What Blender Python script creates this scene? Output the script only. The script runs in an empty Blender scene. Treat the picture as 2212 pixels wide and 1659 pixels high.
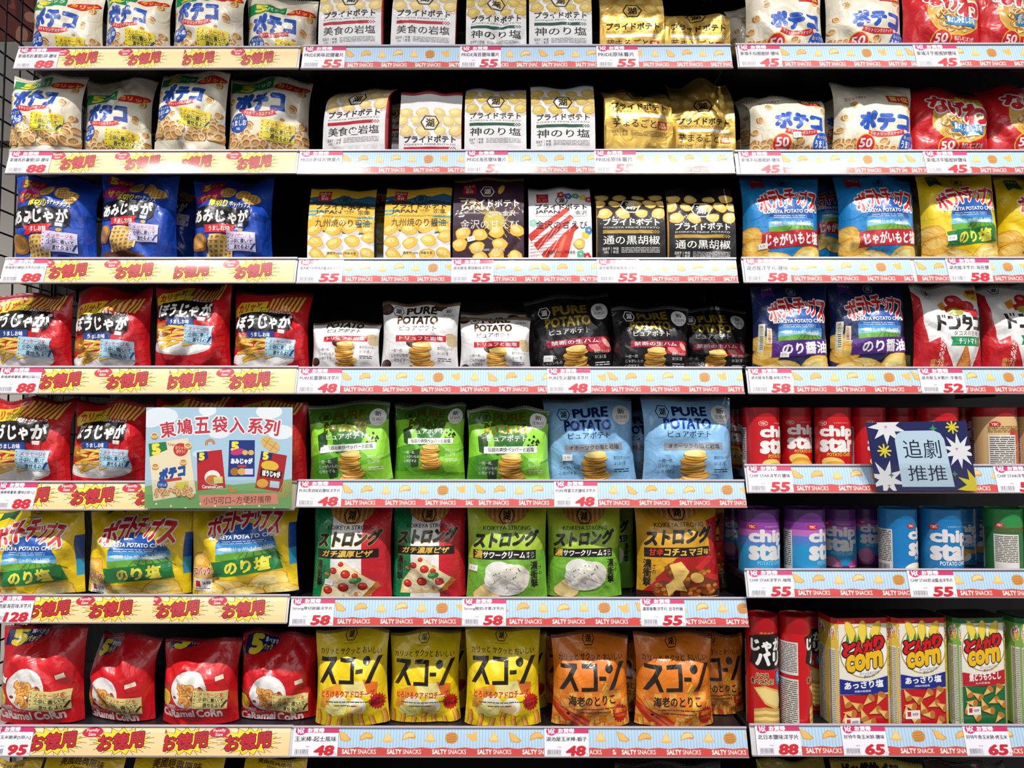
import bpy, math, random
import numpy as np
from mathutils import Matrix, Vector, Euler
from mathutils.bvhtree import BVHTree
from mathutils.geometry import tessellate_polygon

SC = bpy.context.scene
COL = SC.collection
# ---------------------------------------------------------------- camera, world, lights, exposure
F_PX = 1597.0
CAM = Vector((0.0, -1.5, 1.35))
CAM_ROT = Euler((math.radians(90 + 3.0), 0.0, math.radians(0.25)), 'XYZ')
cam_data = bpy.data.cameras.new('camera')
cam_data.sensor_width = 36.0
cam_data.lens = 36.0 * F_PX / 2212.0
cam_data.clip_start = 0.05
cam = bpy.data.objects.new('camera', cam_data)
COL.objects.link(cam)
cam.location = CAM
cam.rotation_euler = CAM_ROT
SC.camera = cam
SC.view_settings.view_transform = 'Standard'
SC.view_settings.look = 'None'
SC.view_settings.gamma = 1.0
SC.view_settings.exposure = 0.58
world = bpy.data.worlds.new('store_light')
SC.world = world
world.use_nodes = True
bg = world.node_tree.nodes['Background']
bg.inputs[0].default_value = (0.93, 0.94, 1.0, 1)
bg.inputs[1].default_value = 0.16


def lamp(name, loc, power, radius, colour=(1, 0.97, 0.935), spot=None, aim=(0, 0.1, 1.2)):
    ld = bpy.data.lights.new(name, 'SPOT' if spot else 'POINT')
    ld.energy = power
    ld.shadow_soft_size = radius
    ld.color = colour
    lo = bpy.data.objects.new(name, ld)
    COL.objects.link(lo)
    lo.location = loc
    if spot:
        ld.spot_size = math.radians(spot)
        ld.spot_blend = 1.0
        d = Vector(aim) - Vector(loc)
        lo.rotation_euler = d.to_track_quat('-Z', 'Y').to_euler()
    return lo


LZ, LY = 3.4, -1.32
for lx, pw in ((-2.6, 170), (-1.6, 105), (-0.85, 105), (0.0, 40), (0.66, 100), (1.0, 30), (1.42, 85), (2.6, 105)):
    lamp('ceiling_spotlight', (lx, LY, LZ), pw, 0.035, spot=80, aim=(lx * 0.95, 0.1, -0.08))
fill = bpy.data.lights.new('store_ambient_fill', 'AREA')  # added area fill for the store's ambient light, not a real fixture
fill.shape = 'RECTANGLE'
fill.size, fill.size_y = 5.0, 2.0
fill.energy = 22
fo = bpy.data.objects.new('store_ambient_fill', fill)
COL.objects.link(fo)
fo.location = (0, -3.4, 3.0)
fo.rotation_euler = (Vector((0, 0.1, 1.2)) - Vector(fo.location)).to_track_quat('-Z', 'Y').to_euler()

CAM_M = CAM_ROT.to_matrix()


def P(px, py, Y=0.0):
    d = CAM_M @ Vector(((px - 1106.0) / F_PX, -(py - 829.5) / F_PX, -1.0))
    return CAM + d * ((Y - CAM.y) / d.y)


def px_size(py, Y=0.0):
    return (P(1206, py, Y) - P(1106, py, Y)).x / 100.0


# ---------------------------------------------------------------- materials
MATS = {}


def lin(c):
    return c / 12.92 if c <= 0.04045 else ((c + 0.055) / 1.055) ** 2.4


def mat(hexcol, kind='film'):
    key = (hexcol, kind)
    if key in MATS:
        return MATS[key]
    m = bpy.data.materials.new('%s_%s' % (kind, hexcol.strip('#')))
    m.use_nodes = True
    nt = m.node_tree
    b = nt.nodes['Principled BSDF']
    h = hexcol.strip('#')
    rgb = [min(0.86, lin(int(h[i:i + 2], 16) / 255)) for i in (0, 2, 4)]
    b.inputs['Base Color'].default_value = (*rgb, 1)
    I = b.inputs
    rough, spec, metal, coat, bump = {'film': (0.34, 0.5, 0, 0.55, 0.30), 'foil': (0.30, 0.5, 0.75, 0.3, 0.22), 'matte': (0.55, 0.35, 0, 0.12, 0.16), 'paper': (0.38, 0.45, 0, 0.35, 0), 'rail': (0.42, 0.4, 0, 0.85, 0),
                                      'board': (0.42, 0.4, 0, 0, 0.03), 'seal': (0.36, 0.5, 0, 0.4, 0.5), 'card': (0.3, 0.5, 0, 0.3, 0), 'wall': (0.8, 0.2, 0, 0, 0.05)}[kind]
    I['Roughness'].default_value = rough
    I['Specular IOR Level'].default_value = spec
    I['Metallic'].default_value = metal
    I['Coat Weight'].default_value = coat
    I['Coat Roughness'].default_value = 0.115 if kind == 'rail' else 0.10
    if bump:
        tc = nt.nodes.new('ShaderNodeTexCoord')
        bp = nt.nodes.new('ShaderNodeBump')
        bp.inputs['Strength'].default_value = bump
        if kind == 'seal':
            tx = nt.nodes.new('ShaderNodeTexWave')
            tx.bands_direction = 'Z'
            tx.inputs['Scale'].default_value = 130
            bp.inputs['Distance'].default_value = 0.002
            out = tx.outputs['Fac']
        else:
            tx = nt.nodes.new('ShaderNodeTexNoise')
            tx.inputs['Scale'].default_value = 26 if kind in ('film', 'foil', 'matte') else 300
            tx.inputs['Detail'].default_value = 2.5
            tx.inputs['Distortion'].default_value = 1.2
            bp.inputs['Distance'].default_value = 0.012 if kind in ('film', 'foil', 'matte') else 0.001
            out = tx.outputs['Fac']
        nt.links.new(tc.outputs['Object'], tx.inputs['Vector'])
        nt.links.new(out, bp.inputs['Height'])
        nt.links.new(bp.outputs['Normal'], b.inputs['Normal'])
        nt.links.new(bp.outputs['Normal'], b.inputs['Coat Normal'])
    MATS[key] = m
    return m


def clear_mat():
    m = bpy.data.materials.new('clear_acrylic')
    m.use_nodes = True
    nt = m.node_tree
    for n in list(nt.nodes):
        nt.nodes.remove(n)
    o = nt.nodes.new('ShaderNodeOutputMaterial')
    mx = nt.nodes.new('ShaderNodeMixShader')
    tr = nt.nodes.new('ShaderNodeBsdfTransparent')
    gl = nt.nodes.new('ShaderNodeBsdfGlossy')
    tr.inputs[0].default_value = (0.985, 0.985, 0.985, 1)
    gl.inputs['Roughness'].default_value = 0.06
    mx.inputs[0].default_value = 0.05
    nt.links.new(tr.outputs[0], mx.inputs[1])
    nt.links.new(gl.outputs[0], mx.inputs[2])
    nt.links.new(mx.outputs[0], o.inputs[0])
    return m


CLEAR = clear_mat()

# ---------------------------------------------------------------- mesh helpers


def mesh_obj(name, verts, tris, mats, midx=None, normals=None, parent=None, smooth=True, loc=None):
    me = bpy.data.meshes.new(name)
    v = np.asarray(verts, dtype=np.float32)
    f = np.asarray(tris, dtype=np.int32)
    me.vertices.add(len(v))
    me.vertices.foreach_set('co', v.ravel())
    k = f.shape[1]
    me.loops.add(f.size)
    me.loops.foreach_set('vertex_index', f.ravel())
    me.polygons.add(len(f))
    me.polygons.foreach_set('loop_start', np.arange(0, f.size, k, dtype=np.int32))
    for m in mats:
        me.materials.append(m)
    if midx is not None:
        me.polygons.foreach_set('material_index', np.asarray(midx, dtype=np.int32))
    me.polygons.foreach_set('use_smooth', np.full(len(f), bool(smooth)))
    me.update(calc_edges=True)
    if normals is not None:
        me.normals_split_custom_set_from_vertices(np.asarray(normals, dtype=np.float32).tolist())
    o = bpy.data.objects.new(name, me)
    COL.objects.link(o)
    if parent is not None:
        o.parent = parent
    if loc is not None:
        o.location = loc
    return o


class MB:
    """collects boxes and bars into one mesh"""

    def __init__(s):
        s.v, s.f = [], []

    def box(s, x0, x1, y0, y1, z0, z1, M=None):
        n = len(s.v)
        for x in (x0, x1):
            for y in (y0, y1):
                for z in (z0, z1):
                    p = Vector((x, y, z))
                    s.v.append(tuple(M @ p if M else p))
        s.f += [[n + i for i in q] for q in ((0, 1, 3, 2), (4, 6, 7, 5), (0, 4, 5, 1), (2, 3, 7, 6), (0, 2, 6, 4), (1, 5, 7, 3))]
        return s

    def bar(s, a, b, r, k=6):
        a, b = Vector(a), Vector(b)
        q = (b - a).to_track_quat('Z', 'Y')
        n = len(s.v)
        for c in (a, b):
            for i in range(k):
                t = 2 * math.pi * i / k
                s.v.append(tuple(c + q @ Vector((r * math.cos(t), r * math.sin(t), 0))))
        for i in range(k):
            j = (i + 1) % k
            s.f.append([n + i, n + j, n + k + j, n + k + i])
        return s

    def build(s, name, m, parent=None, loc=None):
        return mesh_obj(name, s.v, s.f, [m], parent=parent, smooth=False, loc=loc)


def tag(o, label=None, cat=None, group=None, kind=None):
    for k, v in (('label', label), ('category', cat), ('group', group), ('kind', kind)):
        if v:
            o[k] = v
    return o


def empty(name, loc, rot=(0, 0, 0)):
    o = bpy.data.objects.new(name, None)
    o.empty_display_size = 0.02
    COL.objects.link(o)
    o.location = loc
    o.rotation_euler = rot
    return o


# ---------------------------------------------------------------- flat printed artwork
TXT = {}


def glyphs(s, off, shear, align='CENTER', lead=1.0):
    key = (s, off, shear, align, lead)
    if key not in TXT:
        cu = bpy.data.curves.new('lettering', 'FONT')
        cu.body = s
        cu.resolution_u = 2
        cu.offset = off
        cu.shear = shear
        cu.align_x = align
        cu.space_line = lead
        ob = bpy.data.objects.new('lettering', cu)
        me = bpy.data.meshes.new_from_object(ob)
        me.calc_loop_triangles()
        v = np.empty(3 * len(me.vertices), np.float32)
        me.vertices.foreach_get('co', v)
        t = np.empty(3 * len(me.loop_triangles), np.int32)
        me.loop_triangles.foreach_get('vertices', t)
        v = v.reshape(-1, 3)[:, :2].astype(np.float64)
        v[:, 1] *= -1
        TXT[key] = v[t.reshape(-1, 3)]
        bpy.data.objects.remove(ob)
        bpy.data.curves.remove(cu)
        bpy.data.meshes.remove(me)
    return TXT[key]


def rot2(p, c, deg):
    if not deg:
        return p
    a = math.radians(deg)
    ca, sa = math.cos(a), math.sin(a)
    q = p - np.asarray(c)
    return np.stack([q[..., 0] * ca - q[..., 1] * sa, q[..., 0] * sa + q[..., 1] * ca], -1) + np.asarray(c)


ARTS = []


class Art:
    """printed artwork in units of 1/100 of the width, y runs down from the top"""

    def __init__(s, base, W=100.0, kind='film', side=None, **kw):
        s.W, s.base, s.kind, s.side = W, base, kind, side or base
        s.items = []          # (part, colour, kind, triangles, bbox)
        s.part = 'print'
        s.xf = (1, 1, 0, 0)
        s.kw = kw
        ARTS.append(s)

    def add(s, tri, c, kind=None, copy=0):
        tri = np.array(tri, np.float64).reshape(-1, 3, 2)
        sx, sy, dx, dy = s.xf
        tri = tri * (sx, sy) + (dx, dy)
        lo, hi = tri.reshape(-1, 2).min(0), tri.reshape(-1, 2).max(0)
        s.items.append((s.part, c, kind or s.kind, tri, (lo[0], lo[1], hi[0], hi[1]), copy))
        return s

    def p(s, part):
        s.part = part
        return s

    def poly(s, pts, c, rot=0, kind=None):
        pts = np.array(pts, np.float64)
        pts = rot2(pts, (pts.min(0) + pts.max(0)) / 2, rot)
        f = tessellate_polygon([[Vector((x, y, 0)) for x, y in pts]])
        return s.add([[pts[i] for i in t] for t in f], c, kind)

    def rect(s, x0, y0, x1, y1, c, rot=0, kind=None, sk=0):
        return s.poly([(x0, y0 + sk), (x1, y0), (x1, y1), (x0, y1 + sk)], c, rot, kind)

    def ell(s, cx, cy, rx, ry, c, rot=0, n=18, a0=0, a1=360, kind=None):
        a = np.radians(np.linspace(a0, a1, n + 1))
        pts = rot2(np.stack([cx + rx * np.cos(a), cy + ry * np.sin(a)], -1), (cx, cy), rot)
        c0 = np.array(rot2(np.array([cx, cy], float), (cx, cy), rot))
        return s.add([[c0, pts[i], pts[i + 1]] for i in range(n)], c, kind)

    def star(s, cx, cy, r, r2, n, c, sy=1, rot=0):
        pts = [(cx + (r if i % 2 == 0 else r2) * math.cos(math.pi * i / n + rot), cy + sy * (r if i % 2 == 0 else r2) * math.sin(math.pi * i / n + rot)) for i in range(2 * n)]
        return s.poly(pts, c)

    def line(s, pts, w, c):
        pts = np.array(pts, float)
        d = np.gradient(pts, axis=0)
        n = np.stack([-d[:, 1], d[:, 0]], -1)
        n /= np.linalg.norm(n, axis=1)[:, None] + 1e-9
        a, b = pts + n * w / 2, pts - n * w / 2
        t = []
        for i in range(len(pts) - 1):
            t += [[a[i], b[i], b[i + 1]], [a[i], b[i + 1], a[i + 1]]]
        return s.add(t, c)

    def t(s, txt, x0, y0, x1, y1, c, b=0.02, sh=0, rot=0, arch=0, slope=0, out=(), al='CENTER', lead=1.0, kind=None):
        """lettering fitted into a box; out = ((offset, colour), ...) outlines drawn underneath"""
        ref = glyphs(txt, 0.0, sh, al, lead)
        lo, hi = ref.reshape(-1, 2).min(0), ref.reshape(-1, 2).max(0)
        sc = np.array([(x1 - x0) / (hi[0] - lo[0]), (y1 - y0) / max(1e-6, hi[1] - lo[1])])
        part = s.part
        subp = part if ('lettering' in part or part in ('logo', 'print')) else part + '/' + part.split('_')[-1] + '_lettering'
        for off, cc in tuple(out) + ((b, c),):
            g = (ref - lo) * sc + (x0, y0)
            u = (g[..., 0] - (x0 + x1) / 2) / max(1e-6, (x1 - x0) / 2)
            g = g.copy()
            g[..., 1] += arch * u * u + slope * u
            g = rot2(g, ((x0 + x1) / 2, (y0 + y1) / 2), rot)
            k = 0 if off < .012 else 2 if off < .028 else 4 if off < .055 else 8 if off < .1 else 12
            q = [0] if k == 0 else [(off * math.cos(2 * math.pi * i / k + .5), off * math.sin(2 * math.pi * i / k + .5)) for i in range(k)]
            s.part = subp
            for n, d in enumerate(q):
                s.add(g + np.array(d) * sc if k else g, cc, kind, n)
        s.part = part
        return s

    # ---- small drawings
    def hexmark(s, cx, cy, w, c, h=None, fill=None):
        h = h or w * 0.88
        o = [(cx + w * a, cy + h * b) for a, b in ((-1, 0), (-.55, -1), (.55, -1), (1, 0), (.55, 1), (-.55, 1))]
        i = [(cx + (x - cx) * .86, cy + (y - cy) * .86) for x, y in o]
        if fill:
            s.poly(o, fill)
        t = []
        for k in range(6):
            j = (k + 1) % 6
            t += [[o[k], o[j], i[j]], [o[k], i[j], i[k]]]
        s.add(t, c)
        return s.t('湖', cx - w * .42, cy - h * .55, cx + w * .42, cy + h * .55, c, .03)

    def lines(s, x0, y0, x1, y1, n, c, seed=1, fill=.55, lh=.42):
        """rows of print too small to read"""
        r = random.Random(seed)
        t = []
        st = (y1 - y0) / n
        for k in range(n):
            x = x0
            while x < x1:
                w = min(r.uniform(1.2, 5) * st, x1 - x)
                a, b = y0 + k * st, y0 + k * st + st * lh
                t += [[(x, a), (x, b), (x + w, b)], [(x, a), (x + w, b), (x + w, a)]]
                x += w + st * (1 - fill)
        return s.add(t, c)

    def barcode(s, x0, y0, x1, y1, c='#333333', seed=3):
        r = random.Random(seed)
        t, x = [], x0
        while x < x1:
            w = (x1 - x0) * r.choice((.012, .02, .03))
            t += [[(x, y0), (x, y1), (x + w, y1)], [(x, y0), (x + w, y1), (x + w, y0)]]
            x += w + (x1 - x0) * r.choice((.015, .02, .035))
        return s.add(t, c)

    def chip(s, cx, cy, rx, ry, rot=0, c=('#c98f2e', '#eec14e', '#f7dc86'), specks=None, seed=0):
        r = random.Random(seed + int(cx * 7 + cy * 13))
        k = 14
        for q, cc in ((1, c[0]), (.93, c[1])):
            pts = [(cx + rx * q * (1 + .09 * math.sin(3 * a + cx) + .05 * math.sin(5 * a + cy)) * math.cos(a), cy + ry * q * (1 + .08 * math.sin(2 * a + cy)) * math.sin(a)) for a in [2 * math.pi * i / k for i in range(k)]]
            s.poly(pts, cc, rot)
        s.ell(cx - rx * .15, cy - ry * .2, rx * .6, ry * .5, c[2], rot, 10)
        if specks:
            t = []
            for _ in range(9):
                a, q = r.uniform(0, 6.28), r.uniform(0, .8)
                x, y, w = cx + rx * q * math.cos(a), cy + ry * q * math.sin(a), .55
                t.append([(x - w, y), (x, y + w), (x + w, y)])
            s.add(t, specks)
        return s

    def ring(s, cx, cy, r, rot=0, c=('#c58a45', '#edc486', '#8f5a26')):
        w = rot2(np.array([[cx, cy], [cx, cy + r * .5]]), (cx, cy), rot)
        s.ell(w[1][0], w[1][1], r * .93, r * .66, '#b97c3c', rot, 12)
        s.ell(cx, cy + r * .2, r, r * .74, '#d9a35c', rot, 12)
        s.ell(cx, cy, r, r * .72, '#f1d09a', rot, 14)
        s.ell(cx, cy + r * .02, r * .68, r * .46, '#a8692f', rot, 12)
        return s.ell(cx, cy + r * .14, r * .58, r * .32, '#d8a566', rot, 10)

    def heap(s, x0, y0, x1, y1, step, fn, seed=1, jit=.4):
        r = random.Random(seed)
        y, k = y0, 0
        while y <= y1:
            x = x0 + (k % 2) * step * .5
            while x <= x1:
                fn(x + r.uniform(-jit, jit) * step, y + r.uniform(-jit, jit) * step * .6, r)
                x += step
            y += step * .62
            k += 1
        return s

    def note(s, x0, y0, x1, y1, col, ink='#26344a', rot=4, pen='#27408b'):
        w, h = x1 - x0, y1 - y0
        c = ((x0 + x1) / 2, (y0 + y1) / 2)
        s.poly([(x0, y0), (x1, y0), (x1, y1), (x0, y1)], col, rot)
        for k in range(5):
            q = rot2(np.array([x0 + w * .05, y0 + h * (.12 + .19 * k)]), c, rot)
            s.ell(q[0], q[1], w * .022, w * .022, '#8a6a3a', n=8)
        for k, (tx, cc, a, b) in enumerate((('メッセージを', '#c4271d', .16, .9), ('小袋に書いて', ink, .16, .92), ('渡せるよ!', ink, .3, .82))):
            yy = y0 + h * (.10 + .29 * k)
            q = glyphs(tx, 0.0, 0)
            lo, hi = q.reshape(-1, 2).min(0), q.reshape(-1, 2).max(0)
            g = (q - lo) / (hi - lo) * (w * (b - a), h * .22) + (x0 + w * a, yy)
            part, s.part = s.part, s.part + '/note_lettering'
            for n, d in enumerate((-.0035, .0035)):
                s.add(rot2(g + (d * w, d * w * .4), c, rot), cc, None, n)
            s.part = part
            ln = np.array([[(x0 + w * .12, yy + h * .245), (x0 + w * .12, yy + h * .26), (x0 + w * .94, yy + h * .26)], [(x0 + w * .12, yy + h * .245), (x0 + w * .94, yy + h * .26), (x0 + w * .94, yy + h * .245)]])
            s.add(rot2(ln, c, rot), ink)
        s.line([(x1 - w * .16, y1 - h * .06), (x1 - w * .02, y1 - h * .38)], w * .05, pen)
        return s


def split(T, M, f, k):
    """split triangles T along the line f = k"""
    v = f(T)
    hit = (v.min(1) < k - 1e-7) & (v.max(1) > k + 1e-7)
    if not hit.any():
        return T, M
    A, va, ma = T[hit], v[hit], M[hit]
    side = va > k
    cnt = side.sum(1)
    lone = np.where(cnt == 1, side.argmax(1), (~side).argmax(1))
    r = np.arange(len(A))
    a, b, c = A[r, lone], A[r, (lone + 1) % 3], A[r, (lone + 2) % 3]
    fa, fb, fc = va[r, lone], va[r, (lone + 1) % 3], va[r, (lone + 2) % 3]
    tp = np.clip((k - fa) / np.where(fb == fa, 1, fb - fa), 0, 1)[:, None]
    tq = np.clip((k - fa) / np.where(fc == fa, 1, fc - fa), 0, 1)[:, None]
    p, q = a + (b - a) * tp, a + (c - a) * tq
    N = np.concatenate([T[~hit], np.stack([a, p, q], 1), np.stack([p, b, c], 1), np.stack([p, c, q], 1)])
    return N, np.concatenate([M[~hit], ma, ma, ma])


def layout(art):
    """stacking level of every printed item: above whatever it overlaps"""
    lev, boxes = [], []
    for it in art.items:
        b = it[4]
        if it[5]:
            lev.append(lev[-1] + .13)
        elif boxes:
            B = np.array(boxes)
            o = (B[:, 0] < b[2]) & (B[:, 2] > b[0]) & (B[:, 1] < b[3]) & (B[:, 3] > b[1])
            lev.append(float(np.floor(np.array(lev)[o].max())) + 1 if o.any() else 1.0)
        else:
            lev.append(1.0)
        boxes.append(b)
    return lev


CUT = {}


def cut(art, W, H, nx, ny, dy=0.0):
    key = (id(art), round(H, 1), nx, ny, dy)
    if key in CUT:
        return CUT[key]
    lev = layout(art)
    T = np.concatenate([it[3] for it in art.items]) if art.items else np.zeros((0, 3, 2))
    M = np.concatenate([np.full(len(it[3]), i) for i, it in enumerate(art.items)]) if art.items else np.zeros(0, int)
    if dy:
        T = T + (0, dy)
    ar = np.abs((T[:, 1, 0] - T[:, 0, 0]) * (T[:, 2, 1] - T[:, 0, 1]) - (T[:, 2, 0] - T[:, 0, 0]) * (T[:, 1, 1] - T[:, 0, 1]))
    T, M = T[ar > 1e-6], M[ar > 1e-6]
    T = T / (W / nx, H / ny)
    fx, fy, fd = (lambda t: t[..., 0]), (lambda t: t[..., 1]), (lambda t: t[..., 0] - t[..., 1])
    for f, lo, hi in ((fx, 0, nx), (fy, 0, ny)):
        for k in (lo, hi):
            T, M = split(T, M, f, k)
    c = T.mean(1)
    ok = (c[:, 0] > 0) & (c[:, 0] < nx) & (c[:, 1] > 0) & (c[:, 1] < ny)
    T, M = T[ok], M[ok]
    for f, lo, hi in ((fx, 1, nx), (fy, 1, ny), (fd, -ny + 1, nx)):
        for k in range(lo, hi):
            T, M = split(T, M, f, k)
    # face the viewer: counter-clockwise with y running down
    ar = (T[:, 1, 0] - T[:, 0, 0]) * (T[:, 2, 1] - T[:, 0, 1]) - (T[:, 2, 0] - T[:, 0, 0]) * (T[:, 1, 1] - T[:, 0, 1])
    T, M, ar = T[np.abs(ar) > 1e-9], M[np.abs(ar) > 1e-9], ar[np.abs(ar) > 1e-9]
    fl = ar > 0
    T[fl] = T[fl][:, ::-1]
    CUT[key] = (T, M, lev)
    return CUT[key]


def drape(art, G, N, W, H, parent, dy=0.0, step=0.00006, base=0.00006, only=None):
    """lay the artwork on the surface grid G (ny+1, nx+1, 3) as one mesh per printed part"""
    ny, nx = G.shape[0] - 1, G.shape[1] - 1
    T, M, lev = cut(art, W, H, nx, ny, dy)
    if not len(T):
        return
    c = T.mean(1)
    i = np.clip(np.floor(c[:, 0]).astype(int), 0, nx - 1)[:, None]
    j = np.clip(np.floor(c[:, 1]).astype(int), 0, ny - 1)[:, None]
    a, b = T[..., 0] - i, T[..., 1] - j
    up = ((c[:, 0] - i[:, 0]) >= (c[:, 1] - j[:, 0]))[:, None]
    w00 = np.where(up, 1 - a, 1 - b)[..., None]
    w11 = np.where(up, b, a)[..., None]
    wx = np.where(up, a - b, b - a)[..., None]
    ii, jj = np.broadcast_to(i, a.shape), np.broadcast_to(j, a.shape)
    ix, jx = np.where(up, ii + 1, ii), np.where(up, jj, jj + 1)
    lv = np.array([lev[m] for m in M])[:, None, None]

    def interp(A):
        return w00 * A[jj, ii] + w11 * A[jj + 1, ii + 1] + wx * A[jx, ix]
    Nn = interp(N)
    Nn /= np.linalg.norm(Nn, axis=-1, keepdims=True) + 1e-9
    V = interp(G) + Nn * (base + step * lv)
    parts = np.array([hash(art.items[m][0]) for m in M])
    made = {}
    for part in sorted(dict.fromkeys(it[0] for it in art.items), key=lambda q: '/' in q):
        if only and part not in only:
            continue
        sel = parts == hash(part)
        if not sel.any():
            continue
        ms = M[sel]
        keys = [(art.items[m][1], art.items[m][2]) for m in ms]
        uniq = list(dict.fromkeys(keys))
        look = {k: n for n, k in enumerate(uniq)}
        n = int(sel.sum())
        up_, nm = (made.get(part.split('/')[0], parent), part.split('/')[1]) if '/' in part else (parent, part)
        made[part] = mesh_obj(nm.split('#')[0], V[sel].reshape(-1, 3), np.arange(3 * n).reshape(n, 3), [mat(*k) for k in uniq], [look[k] for k in keys], Nn[sel].reshape(-1, 3), up_)


def grid_normals(G):
    dx = np.gradient(G, axis=1)
    dz = np.gradient(G, axis=0)
    n = np.cross(dz, dx)
    n /= np.linalg.norm(n, axis=-1, keepdims=True) + 1e-12
    return n


def grid_tris(ny, nx, off=0):
    j, i = np.meshgrid(np.arange(ny), np.arange(nx), indexing='ij')
    a = off + j * (nx + 1) + i
    a = a.ravel()
    b, c, d = a + 1, a + nx + 2, a + nx + 1
    return np.concatenate([np.stack([a, c, b], 1), np.stack([a, d, c], 1)])


def sstep(x):
    x = np.clip(x, 0, 1)
    return x * x * (3 - 2 * x)
# ---------------------------------------------------------------- shelf rows: rail top and bottom in the photograph
ROWS = {
    'L': [(30, 645, 104, 149), (12, 641, 327, 375), (1, 638, 559, 611), (-8, 640, 793, 850), (-16, 637, 1041, 1101), (-22, 621, 1285, 1345), (-28, 628, 1567, 1633)],
    'C': [(650, 1583, 100, 148), (642, 1588, 326, 375), (640, 1595, 560, 611), (641, 1608, 795, 850), (639, 1613, 1038, 1095), (624, 1617, 1291, 1352), (628, 1617, 1570, 1634)],
    'R': [(1594, 2330, 97, 146), (1591, 2330, 327, 376), (1606, 2330, 558, 610), (1616, 2330, 795, 850), (1613, 2330, 1005, 1064), (1613, 2330, 1230, 1290), (1624, 2330, 1565, 1632)],
}
SHELF_NAME = {'L': 'family-size bay', 'C': 'middle bay', 'R': 'far bay'}
ORD = ['top', 'second', 'third', 'fourth', 'fifth', 'sixth', 'seventh', 'bottom']
TILT = math.radians(17)
DEPTH = 0.42


def rail_geo(bay, row):
    x0, x1, yt, yb = ROWS[bay][row]
    xm = (x0 + x1) / 2
    zb = P(xm, yb, 0).z
    h = 0.045
    for _ in range(4):
        zt = P(xm, yt, h * math.sin(TILT)).z
        h = (zt - zb) / math.cos(TILT)
    return P(x0, (yt + yb) / 2, 0).x, P(x1, (yt + yb) / 2, 0).x, zb, h


RG = {(b, r): rail_geo(b, r) for b in 'LCR' for r in range(7)}


def shelf_z(bay, row):
    if row > 6:
        return P(1106, 1900, 0).z
    x0, x1, zb, h = RG[bay, row]
    return zb + h - 0.013


PLACED = {}
THINGS = []    # (object, description, bay, row, category, group, where-override)


def book(o, desc, cat, bay, row, group=None, exact=None):
    THINGS.append((o, desc, cat, bay, row, group, exact))
    return o


# ---------------------------------------------------------------- bags


def bag_grid(W, H, nx, ny, B, style, seed, lean, cr, sag, pinch, front, zmax, roll):
    r = random.Random(seed)
    s = np.linspace(-1, 1, nx + 1)[None, :] + np.zeros((ny + 1, 1))
    t = np.linspace(0, 1, ny + 1)[:, None] + np.zeros((1, nx + 1))
    if style == 'gusset':
        g = sstep(t / .62) * (1 - .10 * sstep((t - .8) / .2))
        e = 1 - .16 * np.abs(s) ** 3
        edge = B * .84 * g
        w = 1 - .012 * np.sin(np.pi * t)
        D = B * g * e
    else:
        g = sstep(t / .50) ** .85 * (1 - .42 * sstep((t - .70) / .30))
        e = np.maximum(0, 1 - np.abs(s) ** 2.6) ** .62
        edge = B * g * 0
        w = 1 - pinch * np.sin(np.pi * np.clip(t, 0, 1)) ** .9
        D = B * g * e
    x = W / 2 * s * w
    inside = np.minimum(1, (1 - np.abs(s)) / .22)
    dis = np.zeros_like(x)
    mt = t * H
    for k in range(int(14 * cr) + 6):
        top = r.random() < .55
        ax = r.uniform(-1, 1) * W / 2
        at = r.uniform(.03, .18) * H if top else r.uniform(.55, 1) * H
        a = r.uniform(-1.0, 1.0) + (math.pi / 2 if r.random() < .75 else 0)
        dx, dt = math.cos(a), math.sin(a)
        if not top:
            dt = -dt
        u = (x - ax) * dx + (mt - at) * dt
        v = -(x - ax) * dt + (mt - at) * dx
        ln = r.uniform(.25, .6) * W
        fall = np.exp(-np.abs(u - ln * .4) ** 2 / (ln * ln * .5))
        wd = r.uniform(.04, .09) * W if k % 3 else r.uniform(.09, .16) * W
        dis += r.choice((1, -1)) * r.uniform(.5, 1) * (.034 if k % 3 else .05) * W * cr * fall * np.maximum(0, 1 - np.abs(v) / wd)
    for k in range(4):
        ph, fx, fz = r.uniform(0, 6), r.uniform(2, 6), r.uniform(2, 7)
        dis += .008 * W * cr * np.sin(ph + s * fx + t * fz)
    D = D + dis * inside * np.clip(g * 1.3 + .15, 0, 1)
    D = np.clip(D, -B * .3, front)
    y = -D
    ln = lean * H * np.maximum(0, (.34 - t) / .34) ** 1.7
    wob = .010 * np.sin(s * r.uniform(2, 4) + r.uniform(0, 6)) * np.maximum(0, (.3 - t) / .3) * cr
    y = y + ln + wob
    z = H * (1 - t) - ln * .25 - sag * W * (np.abs(s * .9 + r.uniform(-.3, .3)) ** 2) * np.maximum(0, 1 - t * 2.2) ** 1.5
    z += .004 * cr * np.sin(s * r.uniform(3, 7) + r.uniform(0, 6)) * np.maximum(0, 1 - t * 4)
    z = np.minimum(z, zmax - np.abs(x) * abs(math.sin(math.radians(roll))))
    G = np.stack([x, y, z], -1)
    yb = np.abs(B * g * e) * .55 + ln + wob
    Bk = np.stack([x, np.maximum(yb, y + .0006), z], -1)
    return G, Bk, edge


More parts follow.
